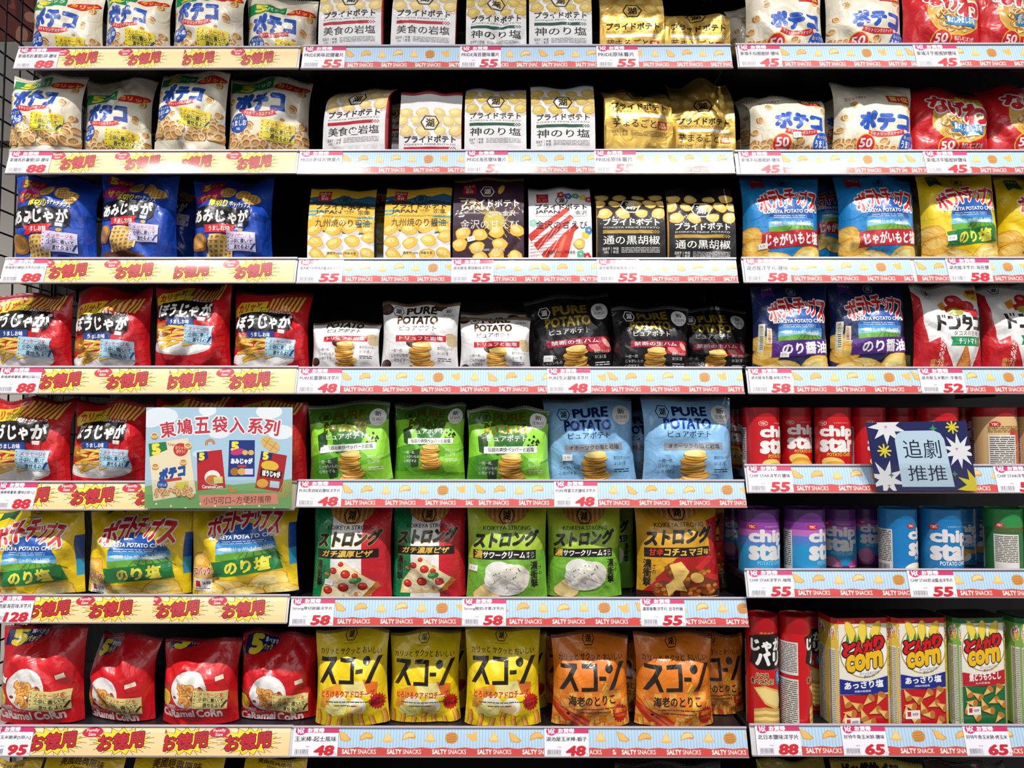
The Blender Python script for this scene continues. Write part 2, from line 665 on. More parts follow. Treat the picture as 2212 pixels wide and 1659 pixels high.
def bag(art, x0, x1, yt, bay, row, Y=.045, seed=1, rz=0, roll=0, lean=None, dy=0, B=None, cr=None, sag=None, name='chip_bag', sticker=None, desc=None, nx=24, a_px=None, z0=None, cat='snack bag', group=None, exact=None, seal=None):
    kw = art.kw
    style = kw.get('style', 'pillow')
    lean = kw.get('lean', .10) if lean is None else lean
    cr = kw.get('cr', 1.0) if cr is None else cr
    sag = kw.get('sag', .02) if sag is None else sag
    B = kw.get('B', .034) if B is None else B
    z = shelf_z(bay, row) if z0 is None else z0
    Y += abs(math.sin(math.radians(rz))) * (x1 - x0) * .00045 
    a, b = P(x0, yt, Y), P(x1, yt, Y)
    W = b.x - a.x
    yl = Y + lean * .1
    H = P((x0 + x1) / 2, yt, yl).z - z
    zmax = 9.0
    if 0 < row < 8 and z0 is None:
        top = RG[bay, row - 1][2] + RG[bay, row - 1][3] - .013 - .013
        zlim = top - .002
        zmax = zlim - z - .004 - abs(math.sin(math.radians(roll))) * W / 2
        if z + H > zlim:
            cutu = (z + H - zlim) / W * 100
            H = zlim - z
            dy -= cutu
    if a_px is not None:
        v = min(60.0, (ROWS[bay][min(row, 6)][2] - a_px) * 100.0 / (x1 - x0) - 15)
        z60 = P((x0 + x1) / 2, a_px + v / 100 * (x1 - x0), Y - B * .7).z
        dy = round((z + H - z60) / W * 100 - v, 2)
    Hu = H / W * 100.0
    ny = max(12, round(nx * H / W))
    G, Bk, edge = bag_grid(W, H, nx, ny, B, style, seed, lean, cr, sag, kw.get('pinch', .07), min(B * 1.5, (1 if row == 7 else Y) - .0212 - abs(math.sin(math.radians(rz))) * W / 2), zmax, roll)
    root = empty(name, ((a.x + b.x) / 2, Y, z + .0026 + abs(math.sin(math.radians(roll))) * W / 2), (0, math.radians(roll), math.radians(rz)))
    N = grid_normals(G)
    n = (ny + 1) * (nx + 1)
    V = np.concatenate([G.reshape(-1, 3), Bk.reshape(-1, 3)])
    tf = grid_tris(ny, nx)
    tb = grid_tris(ny, nx, n)[:, ::-1]
    idx = np.arange(n).reshape(ny + 1, nx + 1)
    ring = np.concatenate([idx[0, :], idx[1:, -1], idx[-1, -2::-1], idx[-2:0:-1, 0]])
    nxt = np.roll(ring, -1)
    st = np.concatenate([np.stack([ring, nxt, nxt + n], 1), np.stack([ring, nxt + n, ring + n], 1)])
    F = np.concatenate([tf, tb, st])
    mi = np.zeros(len(F), int)
    mi[len(tf):] = 1
    nb = grid_normals(Bk) * -1
    mesh_obj('bag_body', V, F, [mat(art.base, art.kind), mat(art.side, art.kind)], mi, np.concatenate([N.reshape(-1, 3), nb.reshape(-1, 3)]), root)
    if row < 7:
        R3 = np.array(root.matrix_basis.to_3x3() if False else Euler(root.rotation_euler).to_matrix())
        base = V @ R3.T
        moved = False
        for _ in range(30):
            tree = BVHTree.FromPolygons((base + np.array(root.location)).tolist(), F.tolist())
            near = BVHTree.FromPolygons((base + np.array(root.location) - (0, .007, 0)).tolist(), F.tolist())
            if not any(tree.overlap(q) or near.overlap(q) for q in PLACED.get((bay, row), ())):
                break
            d = root.location.y - CAM.y
            root.location.y += .006
            root.location.x *= (d + .006) / d
            moved = True
        if moved:
            root.location.y += .004
            tree = BVHTree.FromPolygons((base + np.array(root.location)).tolist(), F.tolist())
        PLACED.setdefault((bay, row), []).append(tree)
    drape(art, G, N, 100.0, Hu, root, dy)
    # crimped seal with its cut edge along the top
    sc = seal or kw.get('seal', art.base)
    if sc != 'none':
        hh = kw.get('sealh', 4.5) / 100 * W
        rows = max(1, int(round(hh / (H / ny))))
        rws = G[:rows + 1]
        nn = N[:rows + 1]
        off = .0009
        VF = (rws + nn * off).reshape(-1, 3)
        VB = (Bk[:rows + 1] - nn * off).reshape(-1, 3)
        m = len(VF)
        fr, bk = grid_tris(rows, nx), grid_tris(rows, nx, m)[:, ::-1]
        i0 = np.arange(nx)
        tp = np.concatenate([np.stack([i0, i0 + 1, i0 + 1 + m], 1), np.stack([i0, i0 + 1 + m, i0 + m], 1)])
        teeth_v, teeth_f = [], []
        k = 34
        for q in range(k):
            for e0, e1 in ((q / k, (q + 1) / k),):
                p0 = np.array([np.interp(e0 * nx, np.arange(nx + 1), G[0, :, c]) for c in range(3)])
                p1 = np.array([np.interp(e1 * nx, np.arange(nx + 1), G[0, :, c]) for c in range(3)])
                teeth_f.append([2 * m + len(teeth_v), 2 * m + len(teeth_v) + 1, 2 * m + len(teeth_v) + 2])
                teeth_v += [p0, p1, (p0 + p1) / 2 + (0, 0, .0022)]
        mesh_obj('top_seal', np.concatenate([VF, VB, np.array(teeth_v)]), np.concatenate([fr, bk, tp, np.array(teeth_f)]), [mat(sc, 'seal')], None, None, root)
    if sticker:
        sx, sy = sticker[0], sticker[1]
        sa = Art('#ffffff', kind='paper').p('price_sticker')
        sa.rect(sx - 5.5, sy - 3.4, sx + 5.5, sy + 3.4, '#f4f1ec', sticker[2] if len(sticker) > 2 else 8)
        tx = sticker[3] if len(sticker) > 3 else '$ 58'
        sa.t(tx, sx - 3.2, sy - 1.6, sx + 2.2, sy + 1.6, '#8f8c94', .0, rot=sticker[2] if len(sticker) > 2 else 8)
        drape(sa, G, N, 100.0, Hu, root, 0, base=.0016)
    book(root, desc or art.kw.get('desc', 'snack bag'), cat, bay, row, group or kw.get('group'), exact)
    return root


# ---------------------------------------------------------------- cans and boxes: artwork wrapped round a prism or a cylinder


def wrap_grid(plan, H, ny, cum):
    """plan: points going round, G rows from the top down"""
    pl = np.array(plan)
    z = np.linspace(H, 0, ny + 1)
    G = np.zeros((ny + 1, len(pl), 3))
    G[..., 0], G[..., 1] = pl[None, :, 0], pl[None, :, 1]
    G[..., 2] = z[:, None]
    return G


def can(art, x0, x1, yt, bay, row, Y=.06, turn=0, desc=None, lid='#b3121b', cat='snack can', group=None, exact=None, lidh=.016, Hm=None):
    z = shelf_z(bay, row)
    Y = max(Y, (x1 - x0) * .00047 + .0235)
    a, b = P(x0, yt, Y), P(x1, yt, Y)
    R = (b.x - a.x) / 2
    H = Hm or (P((x0 + x1) / 2, yt, Y).z - z)
    nx = 48
    ang = [math.radians(-180 + 360 * i / nx) for i in range(nx + 1)]       # front (-Y) in the middle
    G = wrap_grid([(R * math.sin(t), -R * math.cos(t)) for t in ang], H, 6, None)
    root = empty('snack_can', ((a.x + b.x) / 2, Y, z + .0008), (0, 0, math.radians(turn)))
    N = G.copy()
    N[..., 2] = 0
    N /= np.linalg.norm(N, axis=-1, keepdims=True)
    u = math.pi * R / 100.0            # metres per artwork unit; artwork is 200 round
    m = MBr()
    prof = [(0, .0), (R, 0), (R, H - lidh)]
    m.lathe(prof, 40)
    m.build('can_body', mat(art.base, 'card'), root)
    l = MBr()
    r2 = R * 1.018
    l.lathe([(r2 * .98, H - lidh - .004), (r2, H - lidh), (r2, H - .0015), (r2 - .0015, H), (r2 - .003, H), (r2 - .004, H - .003), (0, H - .003)], 40)
    l.build('lid', mat(lid, 'card'), root)
    Hu = H / u
    drape(art, G, N, 200.0, Hu, root, (lidh / u) if not art.kw.get('abs') else 7, base=.0004)
    book(root, desc, cat, bay, row, group, exact)
    return root


class MBr(MB):
    def lathe(s, prof, k):
        n = len(s.v)
        for r, z in prof:
            for i in range(k):
                t = 2 * math.pi * i / k
                s.v.append((r * math.cos(t), r * math.sin(t), z))
        for j in range(len(prof) - 1):
            for i in range(k):
                q = (i + 1) % k
                s.f.append([n + j * k + i, n + j * k + q, n + (j + 1) * k + q, n + (j + 1) * k + i])
        return s

    def build(s, name, m, parent=None, loc=None):
        o = mesh_obj(name, s.v, s.f, [m], parent=parent, smooth=True, loc=loc)
        o.data.set_sharp_from_angle(angle=math.radians(40))
        return o


def box_pack(art, x0, x1, yt, bay, row, Y=.03, turn=0, desc=None, group=None, exact=None, top='#2a1c1c', cat='snack box', deep=.05, chamfer=.011):
    """an eight-sided carton: front panel 0-100, slanted side panels left and right of it"""
    z = shelf_z(bay, row)
    a, b = P(x0, yt, Y), P(x1, yt, Y)
    W = b.x - a.x
    H = P((x0 + x1) / 2, yt, Y).z - z
    u = W / 100
    sd = math.hypot(chamfer, chamfer * .9)
    c = chamfer
    plan = [(-W / 2 - c, c * .9 + deep), (-W / 2 - c, c * .9), (-W / 2, 0), (W / 2, 0), (W / 2 + c, c * .9), (W / 2 + c, c * .9 + deep)]
    root = empty('snack_box', ((a.x + b.x) / 2, Y, z + .0008), (0, 0, math.radians(turn)))
    full = plan + [(W / 2, c * 1.8 + deep), (-W / 2, c * 1.8 + deep)]
    n = len(full)
    V = [(x, y, 0) for x, y in full] + [(x, y, H) for x, y in full]
    me = MB()
    me.v = V
    me.f = [[i, (i + 1) % n, n + (i + 1) % n, n + i] for i in range(n)]
    o = me.build('carton', mat(art.base, 'card'), root)
    tm = MB()
    k = .93
    for s_, zz in ((1, H), (k, H + .0012)):
        tm.v += [(x * s_, (y - deep / 2 - c) * s_ + deep / 2 + c, zz) for x, y in full]
    tm.f = [[i, (i + 1) % n, n + (i + 1) % n, n + i] for i in range(n)] + [[n, n + i, n + i + 1, n + i + 2] for i in (1, 3, 5)][:0]
    tm.f += [[n + 0, n + 1, n + 2, n + 3], [n + 0, n + 3, n + 4, n + 7], [n + 4, n + 5, n + 6, n + 7]]
    tm.build('top_flap', mat(top, 'card'), root)
    Hu = H / u
    # three faces, each draped flat
    for fi, (p, q) in ((0, (plan[0], plan[1])), (0, (plan[1], plan[2])), (1, (plan[2], plan[3])), (2, (plan[3], plan[4])), (2, (plan[4], plan[5]))):
        L = math.hypot(q[0] - p[0], q[1] - p[1])
        G = np.zeros((2, 2, 3))
        G[:, 0, :2], G[:, 1, :2] = p, q
        G[0, :, 2] = H
        N = np.zeros((2, 2, 3))
        N[..., 0], N[..., 1] = (q[1] - p[1]) / L, -(q[0] - p[0]) / L
        sub = art.kw['faces'][fi]
        drape(sub, G, N, L / u, Hu, root, base=.0003)
    book(root, desc, cat, bay, row, group, exact)
    return root


# ---------------------------------------------------------------- flat printed pieces


def rail_grid(xa, xb, zb, h, off, z_lo=0.0, z_hi=1.0, nv=6, bulge=.0009):
    """surface of a shelf rail between two heights, offset towards the aisle"""
    v = np.linspace(z_hi, z_lo, nv + 1)
    G = np.zeros((nv + 1, 2, 3))
    bow = bulge * (1 - (2 * v - 1) ** 2) + off
    G[:, 0, 0], G[:, 1, 0] = xa, xb
    G[:, :, 1] = (v * h * math.sin(TILT) - bow * math.cos(TILT))[:, None]
    G[:, :, 2] = (zb + v * h * math.cos(TILT) + bow * math.sin(TILT))[:, None]
    return G


def sheet(name, art, G, Wu, Hu, thick, part='paper', parent=None):
    """a thin printed sheet with thickness"""
    o = empty(name, tuple(G[-1].mean(0)))
    G = G - np.array(o.location)
    N = grid_normals(G)
    ny, nx = G.shape[0] - 1, G.shape[1] - 1
    n = (ny + 1) * (nx + 1)
    V = np.concatenate([G.reshape(-1, 3), (G - N * thick).reshape(-1, 3)])
    idx = np.arange(n).reshape(ny + 1, nx + 1)
    ring = np.concatenate([idx[0, :], idx[1:, -1], idx[-1, -2::-1], idx[-2:0:-1, 0]])
    nxt = np.roll(ring, -1)
    F = np.concatenate([grid_tris(ny, nx), grid_tris(ny, nx, n)[:, ::-1], np.stack([ring, nxt, nxt + n], 1), np.stack([ring, nxt + n, ring + n], 1)])
    NN = np.concatenate([N.reshape(-1, 3), -N.reshape(-1, 3)])
    mesh_obj(part, V, F, [mat(art.base, art.kind)], None, NN, o)
    drape(art, G, N, Wu, Hu, o)
    return o
# ================================================================ package artwork
GOLD3 = ('#b98a2c', '#e0b54a', '#f0d37c')
RED = '#d21a22'


def banner(A, x0, y0, x1, y1, c, arch, n=10):
    """ribbon that sags or rises in the middle"""
    xs = np.linspace(x0, x1, n + 1)
    u = (xs - (x0 + x1) / 2) / ((x1 - x0) / 2)
    top = [(x, y0 + arch * q * q) for x, q in zip(xs, u)]
    bot = [(x, y1 + arch * q * q) for x, q in zip(xs, u)]
    mid = (bot[-1][0] - (x1 - x0) * .05, (top[-1][1] + bot[-1][1]) / 2)
    mil = (top[0][0] + (x1 - x0) * .05, (top[0][1] + bot[0][1]) / 2)
    return A.poly(top + [mid] + bot[::-1] + [mil], c)


def badge50(A, x, y, r):
    A.ell(x, y, r * 1.12, r * 1.12, '#e8b93a')
    A.ell(x, y, r, r, '#d3202a')
    return A.t('50', x - r * .68, y - r * .6, x + r * .68, y + r * .25, '#fbf3ea', .03).t('THANKS', x - r * .6, y + r * .4, x + r * .6, y + r * .62, '#fbf3ea', 0)


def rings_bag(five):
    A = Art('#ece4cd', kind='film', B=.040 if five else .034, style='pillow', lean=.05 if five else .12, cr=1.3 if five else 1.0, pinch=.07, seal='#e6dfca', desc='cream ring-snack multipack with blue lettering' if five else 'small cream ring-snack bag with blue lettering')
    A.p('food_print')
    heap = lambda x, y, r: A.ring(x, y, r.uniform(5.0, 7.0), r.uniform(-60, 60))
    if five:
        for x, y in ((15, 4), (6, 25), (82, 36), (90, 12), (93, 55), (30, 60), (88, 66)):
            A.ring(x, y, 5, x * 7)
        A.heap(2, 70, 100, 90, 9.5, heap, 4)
        A.p('speech_bubble').ell(78, 4, 21, 6.5, '#d6252a', -8).t('カリッと', 62, 1, 96, 8, '#f5d13c', .04)
        A.p('pack_count_label').poly([(2, -6), (56, -8), (56, 8), (2, 12)], '#1d8a4b').t('5', 15, -4, 30, 8, '#f6df3f', .06).t('パック', 31, -2, 53, 5, '#eef5e6', .03)
        A.p('title_lettering').t('ポテコ', 12, 15, 72, 41, '#1c4fae', .085, slope=1)
        A.p('ribbon')
        banner(A, 18, 42, 64, 49, '#cf2a2f', -4)
        A.t('ポテトリングスナック', 22, 43.2, 60, 47.6, '#f7efe2', .02, arch=-3.4)
        A.p('flavour_badge').ell(16, 56, 12, 12, '#1c4fae').t('あっさり', 9, 47.5, 23, 51.5, '#e9d847', .02).t('うましお', 5.5, 53, 26.5, 59.5, '#f5f3ea', .04).t('味', 14, 61.5, 18.5, 65, '#f5f3ea', .02)
        A.p('small_pack_print').rect(64, 41, 76, 53, '#e6e2d2', 5).rect(66, 42, 74, 46, '#f5f5f0', 5).ell(70, 50, 3, 2, '#c58a45')
        A.p('message_note').note(44, 53, 85, 77, '#f0dc3c', rot=5)
        A.p('small_lettering').lines(4, 91.5, 22, 94, 1, '#6b5a3a')
        A.p('print').rect(0, 95, 100, 140, '#ebe3cc')
    else:
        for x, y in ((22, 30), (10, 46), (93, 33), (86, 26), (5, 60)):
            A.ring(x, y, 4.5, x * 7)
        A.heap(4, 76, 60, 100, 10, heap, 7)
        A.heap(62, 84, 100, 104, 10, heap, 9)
        A.p('rank_label').poly([(66, 12), (93, 13), (93, 27), (66, 24)], '#c4252a').t('第1位', 69, 14.5, 91, 23, '#f3cf4a', .04, slope=1)
        A.p('slogan_lettering').t('カリッとポテト', 13, 14.5, 40, 21, '#9b3a2c', .03, slope=-2)
        A.p('title_lettering').t('ポテコ', 28, 40, 90, 60, '#1f56bd', .085, slope=1)
        A.p('ribbon')
        banner(A, 38, 63, 84, 69.5, '#cf2a2f', -4)
        A.t('ポテトリングスナック', 42, 64, 80, 68.2, '#f7efe2', .02, arch=-3.4)
        A.p('flavour_badge').ell(88, 78, 12, 14, '#1f56bd').t('あっさり', 81, 68, 95, 72, '#e9d847', .02).t('うましお', 78, 74, 98, 82, '#f5f3ea', .04).t('味', 86, 84, 91, 88, '#f5f3ea', .02)
        A.p('anniversary_badge')
        badge50(A, 35, 79, 11)
    return A


def nageja():
    A = Art('#d01c24', B=.034, lean=.12, seal='#a8161d', desc='red onion-ring snack bag with white-edged red lettering')
    A.p('food_print').ell(60, 40, 38, 31, '#e9b837').ell(60, 40, 36, 29, '#d9a84e')
    r = random.Random(5)
    for k in range(36):
        a, q = r.uniform(0, 6.28), math.sqrt(r.random()) * .9
        x, y = 60 + 33 * q * math.cos(a), 40 + 26 * q * math.sin(a)
        w = r.uniform(5, 7.5)
        A.ell(x, y, w, w * .6, '#b27a2c', r.uniform(-50, 50), 14).ell(x, y, w * .86, w * .5, '#f0cf88', r.uniform(-50, 50), 14).ell(x, y, w * .55, w * .3, '#a8702a', r.uniform(-50, 50), 10)
    A.p('corner_label').poly([(61, 5), (93, 6), (92, 21), (60, 18)], '#f0d335').t('サクッと\nポテト!', 64, 6.5, 90, 18, '#a02a20', .03, slope=1)
    A.p('title_lettering')
    for ch, x0, y0, x1, y1 in (('な', 22, 10, 46, 31), ('げ', 45, 16, 66, 38), ('わ', 64, 22, 93, 48)):
        A.t(ch, x0, y0, x1, y1, '#cc1f26', .055, slope=1.5, out=((.13, '#f4efe8'),))
    A.p('flavour_ribbon').poly([(42, 45), (86, 50), (84, 61), (44, 57), (47, 51)], '#2b7fc0').t('香ばしうましお味', 47, 48, 83, 56, '#f4f1da', .04, slope=2)
    A.p('anniversary_badge')
    badge50(A, 40, 75, 11)
    A.p('small_lettering').t('香ばしオニオンが\n味の決め手!', 56, 71, 84, 83, '#f6e9e2', .02)
    A.ring(64, 87, 5, 20)
    return A


def pride(seal, stripe, flavour, base='#e6e5e5', kind='matte', ink='#231f1e', chipc=None, specks=None, stamp=False, dark=False, desc='', side=None, facets=False):
    A = Art(base, kind=kind, style='gusset', B=.030, lean=.12, cr=.55, sag=.0, seal=seal, sealh=4.5, side=side or seal, desc=desc)
    A.p('food_print')
    cc = chipc or ('#c9a050', '#e6c878', '#efdca2')
    off = 0
    rows = ((9, (10, 37, 64, 90)), (25, (4, 27, 57, 79, 97)), (43, (12, 38, 66, 91)))
    k = 0
    for y, xs in rows:
        for x in xs:
            k += 1
            rx, ry = (11, 8.5) if k % 3 else (9.5, 7)
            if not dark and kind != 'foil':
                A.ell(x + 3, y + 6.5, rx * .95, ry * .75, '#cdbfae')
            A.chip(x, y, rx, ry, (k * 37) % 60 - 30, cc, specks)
    A.p('logo').hexmark(50, 29, 15.5, ink, 12.5)
    A.p('title_lettering').t('プライドポテト', 9, 51.5, 91, 62, ink, .035)
    A.p('small_lettering').t('KOIKEYA PRIDE POTATO', 9, 64, 91, 66.4, ink, 0)
    A.p('stripe').rect(8, 69, 80, 74, stripe)
    for i in range(6):
        for j in range(3):
            if (i + j) % 2 == 0:
                A.rect(80 + i * 1.9, 69 + j * 1.67, 81.9 + i * 1.9, 70.67 + j * 1.67, stripe)
    A.p('flavour_lettering').t(flavour, 9, 77, 74 if stamp else 91, 90, ink, .015)
    if stamp:
        A.p('stamp').poly([(77, 79), (90, 79), (91, 80), (91, 90), (90, 91), (77, 91), (76, 90), (76, 80)], '#b5321f').t('食塩\n不使用', 78, 80.5, 89, 89.5, '#efd9a0', .03)
    A.p('small_lettering').t('国産芋\n100%', 8, 94, 18, 103, ink, .0).line([(20.5, 94), (20.5, 103)], .4, ink).t('神業\n食感', 22.5, 94, 31, 103, ink, .0).lines(35, 94.5, 91, 103, 4, ink, 3, .55, .32)
    if facets:
        A.p('print')
        r = random.Random(2)
        for i in range(8):
            for j in range(3):
                x, y = i * 13, 106 + j * 9
                A.poly([(x, y), (x + 13, y), (x + 6.5, y + 9)], '#d9d8d8')
    return A


def japan(kind):
    if kind == 'kyushu':
        A = Art('#e5b22c', kind='matte', style='gusset', B=.030, lean=.10, cr=.5, sag=0, seal='#173850', side='#173850', desc='yellow chip pouch with teal clouds and navy mountains')
        ink = '#2a1d12'
        A.rect(0, 4, 100, 14, '#d8a828').poly([(0, 14), (16, 10), (34, 17), (52, 9), (70, 13), (88, 8), (100, 12), (100, 26), (70, 23), (40, 27), (0, 20)], '#1d5570').poly([(0, 22), (24, 18), (45, 26), (70, 20), (100, 25), (100, 30), (0, 27)], '#123246')
        for x, y, w in ((12, 38, 22), (88, 48, 26), (6, 44, 12), (85, 57, 22)):
            A.rect(x - w / 2, y, x + w / 2, y + 2.6, '#2596a8').ell(x - w / 2, y + 1.3, 1.3, 1.3, '#2596a8').ell(x + w / 2, y + 1.3, 1.3, 1.3, '#2596a8')
        A.poly([(0, 72), (30, 70), (70, 74), (100, 71), (100, 74), (70, 77), (30, 73), (0, 75)], '#1d5570').poly([(0, 75), (30, 73), (70, 77), (100, 74), (100, 140), (0, 140)], '#efede8')
        A.p('food_print')
        for k, (x, y) in enumerate(((10, 70), (38, 70), (63, 66), (92, 70), (12, 88), (40, 90), (68, 86), (93, 80), (14, 107), (38, 112), (65, 107), (90, 106))):
            A.ell(x + 4, y + 6, 11, 7, '#d8cdbd').chip(x, y, 12, 8.5, k * 31 % 50 - 25, specks='#6b7a2a')
        fl, tab = '九州焼のり醤油', '日本の\n推し\n食材'
        emc = '#0f2230'
        A.p('region_lettering').t('世界遺産\nCITY', 53, 37, 68, 44, ink, 0).t('宗像', 74, 36.5, 93, 44, ink, .02)
        ty = (26, 36)
    elif kind == 'purple':
        A = Art('#3d2233', kind='matte', style='gusset', B=.030, lean=.10, cr=.6, sag=0, seal='#b99a3a', side='#2c1724', desc='dark purple chip pouch with gold shrimp drawing')
        ink = '#efe7dc'
        A.p('shrimp_print')
        for k in range(5):
            A.line([(8 + k * 2, 28 + k * 6), (30, 30 + 4 * k), (56, 52 + 2 * k), (88 - 4 * k, 70 + 6 * k)], 1.1, '#c9a83c')
        A.ell(58, 64, 15, 15, '#b9a43a').ell(68, 12, 4, 9, '#d9b23c', 20).ell(58, 66, 13, 12, '#cdb84c')
        A.line([(50, 30), (62, 55), (40, 82), (70, 100)], 1.2, '#c9a83c').line([(90, 40), (70, 70), (95, 90)], 1.2, '#c9a83c')
        for i in range(7):
            for q in (6, 4.5, 3):
                A.ell(8 + 14 * i, 122, q, q, '#6d5160' if q in (6, 3) else '#3d2233', 0, 12, 180, 360)
        A.p('food_print')
        for k, (x, y) in enumerate(((14, 82), (38, 84), (62, 80), (90, 78), (10, 98), (34, 102), (66, 98), (38, 116), (88, 114), (62, 112))):
            A.chip(x, y, 11, 9, k * 31 % 50 - 25)
        fl, tab = '金沢の甘えび', '日本の\n推し\n食材'
        emc = '#efe7dc'
        A.p('region_lettering').t('金沢', 70, 49, 88, 57, ink, .02).t('世界に誇る\n食文化', 52, 50, 66, 57, ink, 0)
        ty = (31, 43)
    else:
        A = Art('#ece9e8', kind='matte', style='gusset', B=.030, lean=.10, cr=.5, sag=0, seal='#d8d5d6', side='#d8d5d6', desc='white chip pouch with red shrimp drawing and blossoms')
        ink = '#231b1b'
        A.p('shrimp_print')
        for a, b in ((0, 78), (10, 92), (22, 108)):
            A.poly([(a - 2, b), (60 + a * .6, b - 48), (66 + a * .6, b - 42), (a + 4, b + 10)], '#d33a2c')
        for k in range(7):
            A.line([(4 + 7 * k, 112), (36 + 5 * k, 68)], .7, '#f0dede').line([(2, 80 + 5 * k), (58, 76 + 5 * k)], .5, '#d33a2c')
        A.poly([(38, 116), (56, 74), (72, 72), (60, 116)], '#d8412f').poly([(40, 116), (56, 78), (60, 78), (48, 116)], '#e8765c')
        A.p('blossom_print')
        for x, y, c in ((52, 6, '#c9483f'), (64, 8, '#3f63b5'), (76, 6, '#4fa88a'), (88, 9, '#e0c43c'), (97, 14, '#b8447c'), (7, 58, '#8fc9c0'), (90, 78, '#e8c93a'), (82, 108, '#5bbfa6'), (92, 112, '#cf2f45'), (95, 70, '#3f7fc5')):
            for q in range(5):
                A.ell(x + 3.6 * math.cos(q * 1.257), y + 3.6 * math.sin(q * 1.257), 3.2, 3.2, c, 0, 9)
            A.ell(x, y, 1.8, 1.8, '#f2dc6a', 0, 8)
        A.p('food_print').chip(80, 92, 9, 8)
        fl, tab = '金沢の甘えび', '日本の\n推し食材'
        emc = '#231b1b'
        A.p('region_lettering').t('金沢', 74, 36.5, 93, 44, ink, .02)
        ty = (24.5, 34.5)
    d = ty[0] - 26
    A.p('corner_tab').rect(13, 1, 32, 21, '#a81f28').t(tab, 15, 3, 30, 19, '#e8c9b8' if kind != 'white' else '#d96a64', .02)
    A.p('logo').hexmark(53 if kind != 'purple' else 48, 17, 10.5, emc, 8.5)
    A.p('title_lettering').t('プライドポテト', 11, ty[0], 93, ty[1], ink, .04).t('JAPAN', 11, 37.5 + d, 49, 44.5 + d, ink, .035)
    A.p('small_lettering').lines(11, 47 + d, 93, 50 + d, 2, ink, 4, .5, .3)
    y = {'kyushu': 52, 'purple': 63, 'white': 55}[kind]
    A.p('flavour_lettering').t(fl, 11, y, 93, y + 13, ink, .0)
    A.p('small_lettering').t('国産芋100% | 神業食感', 30, 103, 73, 108, ink, 0)
    return A


def pure(base, titlec, jp, bandc, bandt, band, emc, seal, desc, extra=None, circ='#eceae8', textc=None, emfill=None, kind='film'):
    A = Art(base, kind=kind, B=.036, lean=.08, cr=.9, seal=seal, sealh=4.5, pinch=.06, desc=desc)
    textc = textc or jp
    if extra:
        extra(A)
    A.p('logo').hexmark(21, 18, 7.6, emc, 7.2, emfill)
    A.p('title_lettering').t('PURE', 32, 12, 71, 22.5, titlec, .05, kind='foil').t('POTATO', 21, 26, 74, 37, titlec, .05, kind='foil')
    A.p('subtitle_lettering').t('ピュアポテト', 24, 39, 73, 46, jp, .02)
    A.p('round_badge').ell(87, 21, 10.5, 11, circ, n=28).t('新', 83, 13.5, 91, 20, '#222222', .02).t('圧倒的', 80, 21.5, 94, 26, '#222222', .01).t('じゃがいも感', 81, 27.5, 93, 29.3, '#222222', 0)
    A.p('flavour_band').rect(20, 51.5, 86, 59.5, bandc, sk=.6)
    A.t(band, 25, 53, 82, 58, bandt, .02)
    A.p('food_print')
    r = random.Random(8)
    for k in range(11):
        y = 92 - k * 2.7
        x = 54 + r.uniform(-3.5, 3.5)
        A.ell(x, y, 14.5 - .2 * k, 3.4, '#a86a1c', r.uniform(-7, 7), 16).ell(x, y - .9, 14.5 - .2 * k, 2.9, ('#e9b447', '#f2c863', '#dda33a')[k % 3], r.uniform(-7, 7), 16)
    A.ell(54, 63, 12, 3.4, '#f6d682', -4, 16)
    A.p('small_lettering').t('一枚一枚、\nじゃがいもの\n心地がする', 14, 69, 37, 85, textc, .0, al='LEFT', lead=1.3).t('厚切りカットの\nほくほく感', 75, 66, 94, 76, textc, .0, al='LEFT', lead=1.4).lines(75, 80, 92, 85, 2, textc, 2, .5, .4)
    return A


def ex_truffle(A):
    A.p('food_print')
    for x, y, rx, ry in ((6, 16, 9, 8), (75, 11, 9, 6), (46, 61, 12, 7), (8, 88, 7, 6)):
        A.ell(x, y, rx, ry, '#35241f').ell(x - 1, y - 1, rx * .8, ry * .7, '#4a342c')
    A.ell(92, 54, 9, 6, '#d8c6a0').ell(91, 53, 7, 4.6, '#c2a878').ell(94, 60, 7, 5, '#cdb88e')


def ex_ham(A):
    A.p('food_print')
    for k, (x, y, rx, ry, c) in enumerate(((82, 60, 16, 7, '#b8232c'), (80, 57, 13, 5, '#d8545a'), (88, 64, 9, 6, '#c73a40'), (76, 63, 8, 4, '#e58a86'), (91, 59, 6, 3, '#efb3a8'))):
        A.ell(x, y, rx, ry, c, k * 17 - 20)


def ex_leaf(A):
    for pts, c in (([(0, 4), (100, 4), (100, 30), (0, 34)], '#3f6d18'), ([(0, 26), (30, 22), (34, 60), (4, 70), (0, 70)], '#8bd433'), ([(100, 24), (74, 30), (66, 60), (84, 74), (100, 66)], '#9ade42'), ([(28, 24), (66, 20), (74, 40), (60, 64), (36, 60)], '#33702a'), ([(0, 66), (26, 58), (36, 72), (20, 96), (0, 98)], '#4f9a24'), ([(66, 78), (100, 70), (100, 100), (74, 99)], '#93d63c'), ([(12, 40), (26, 34), (24, 62), (14, 58)], '#2b4a22'), ([(22, 70), (38, 66), (36, 90), (26, 92)], '#2b4a22')):
        A.poly(pts, c)
    r = random.Random(3)
    A.p('peppercorn_print')
    for k in range(26):
        A.ell(48 + r.gauss(0, 8), 14 + k * 2.0, 2.4, 2.4, ('#3f7a2c', '#5b9a38', '#2e5c22')[k % 3], 0, 9)
    for k in range(12):
        A.ell(84 + r.gauss(0, 4), 48 + r.gauss(0, 3.5), 1.5, 1.5, '#1f1a14', 0, 8)


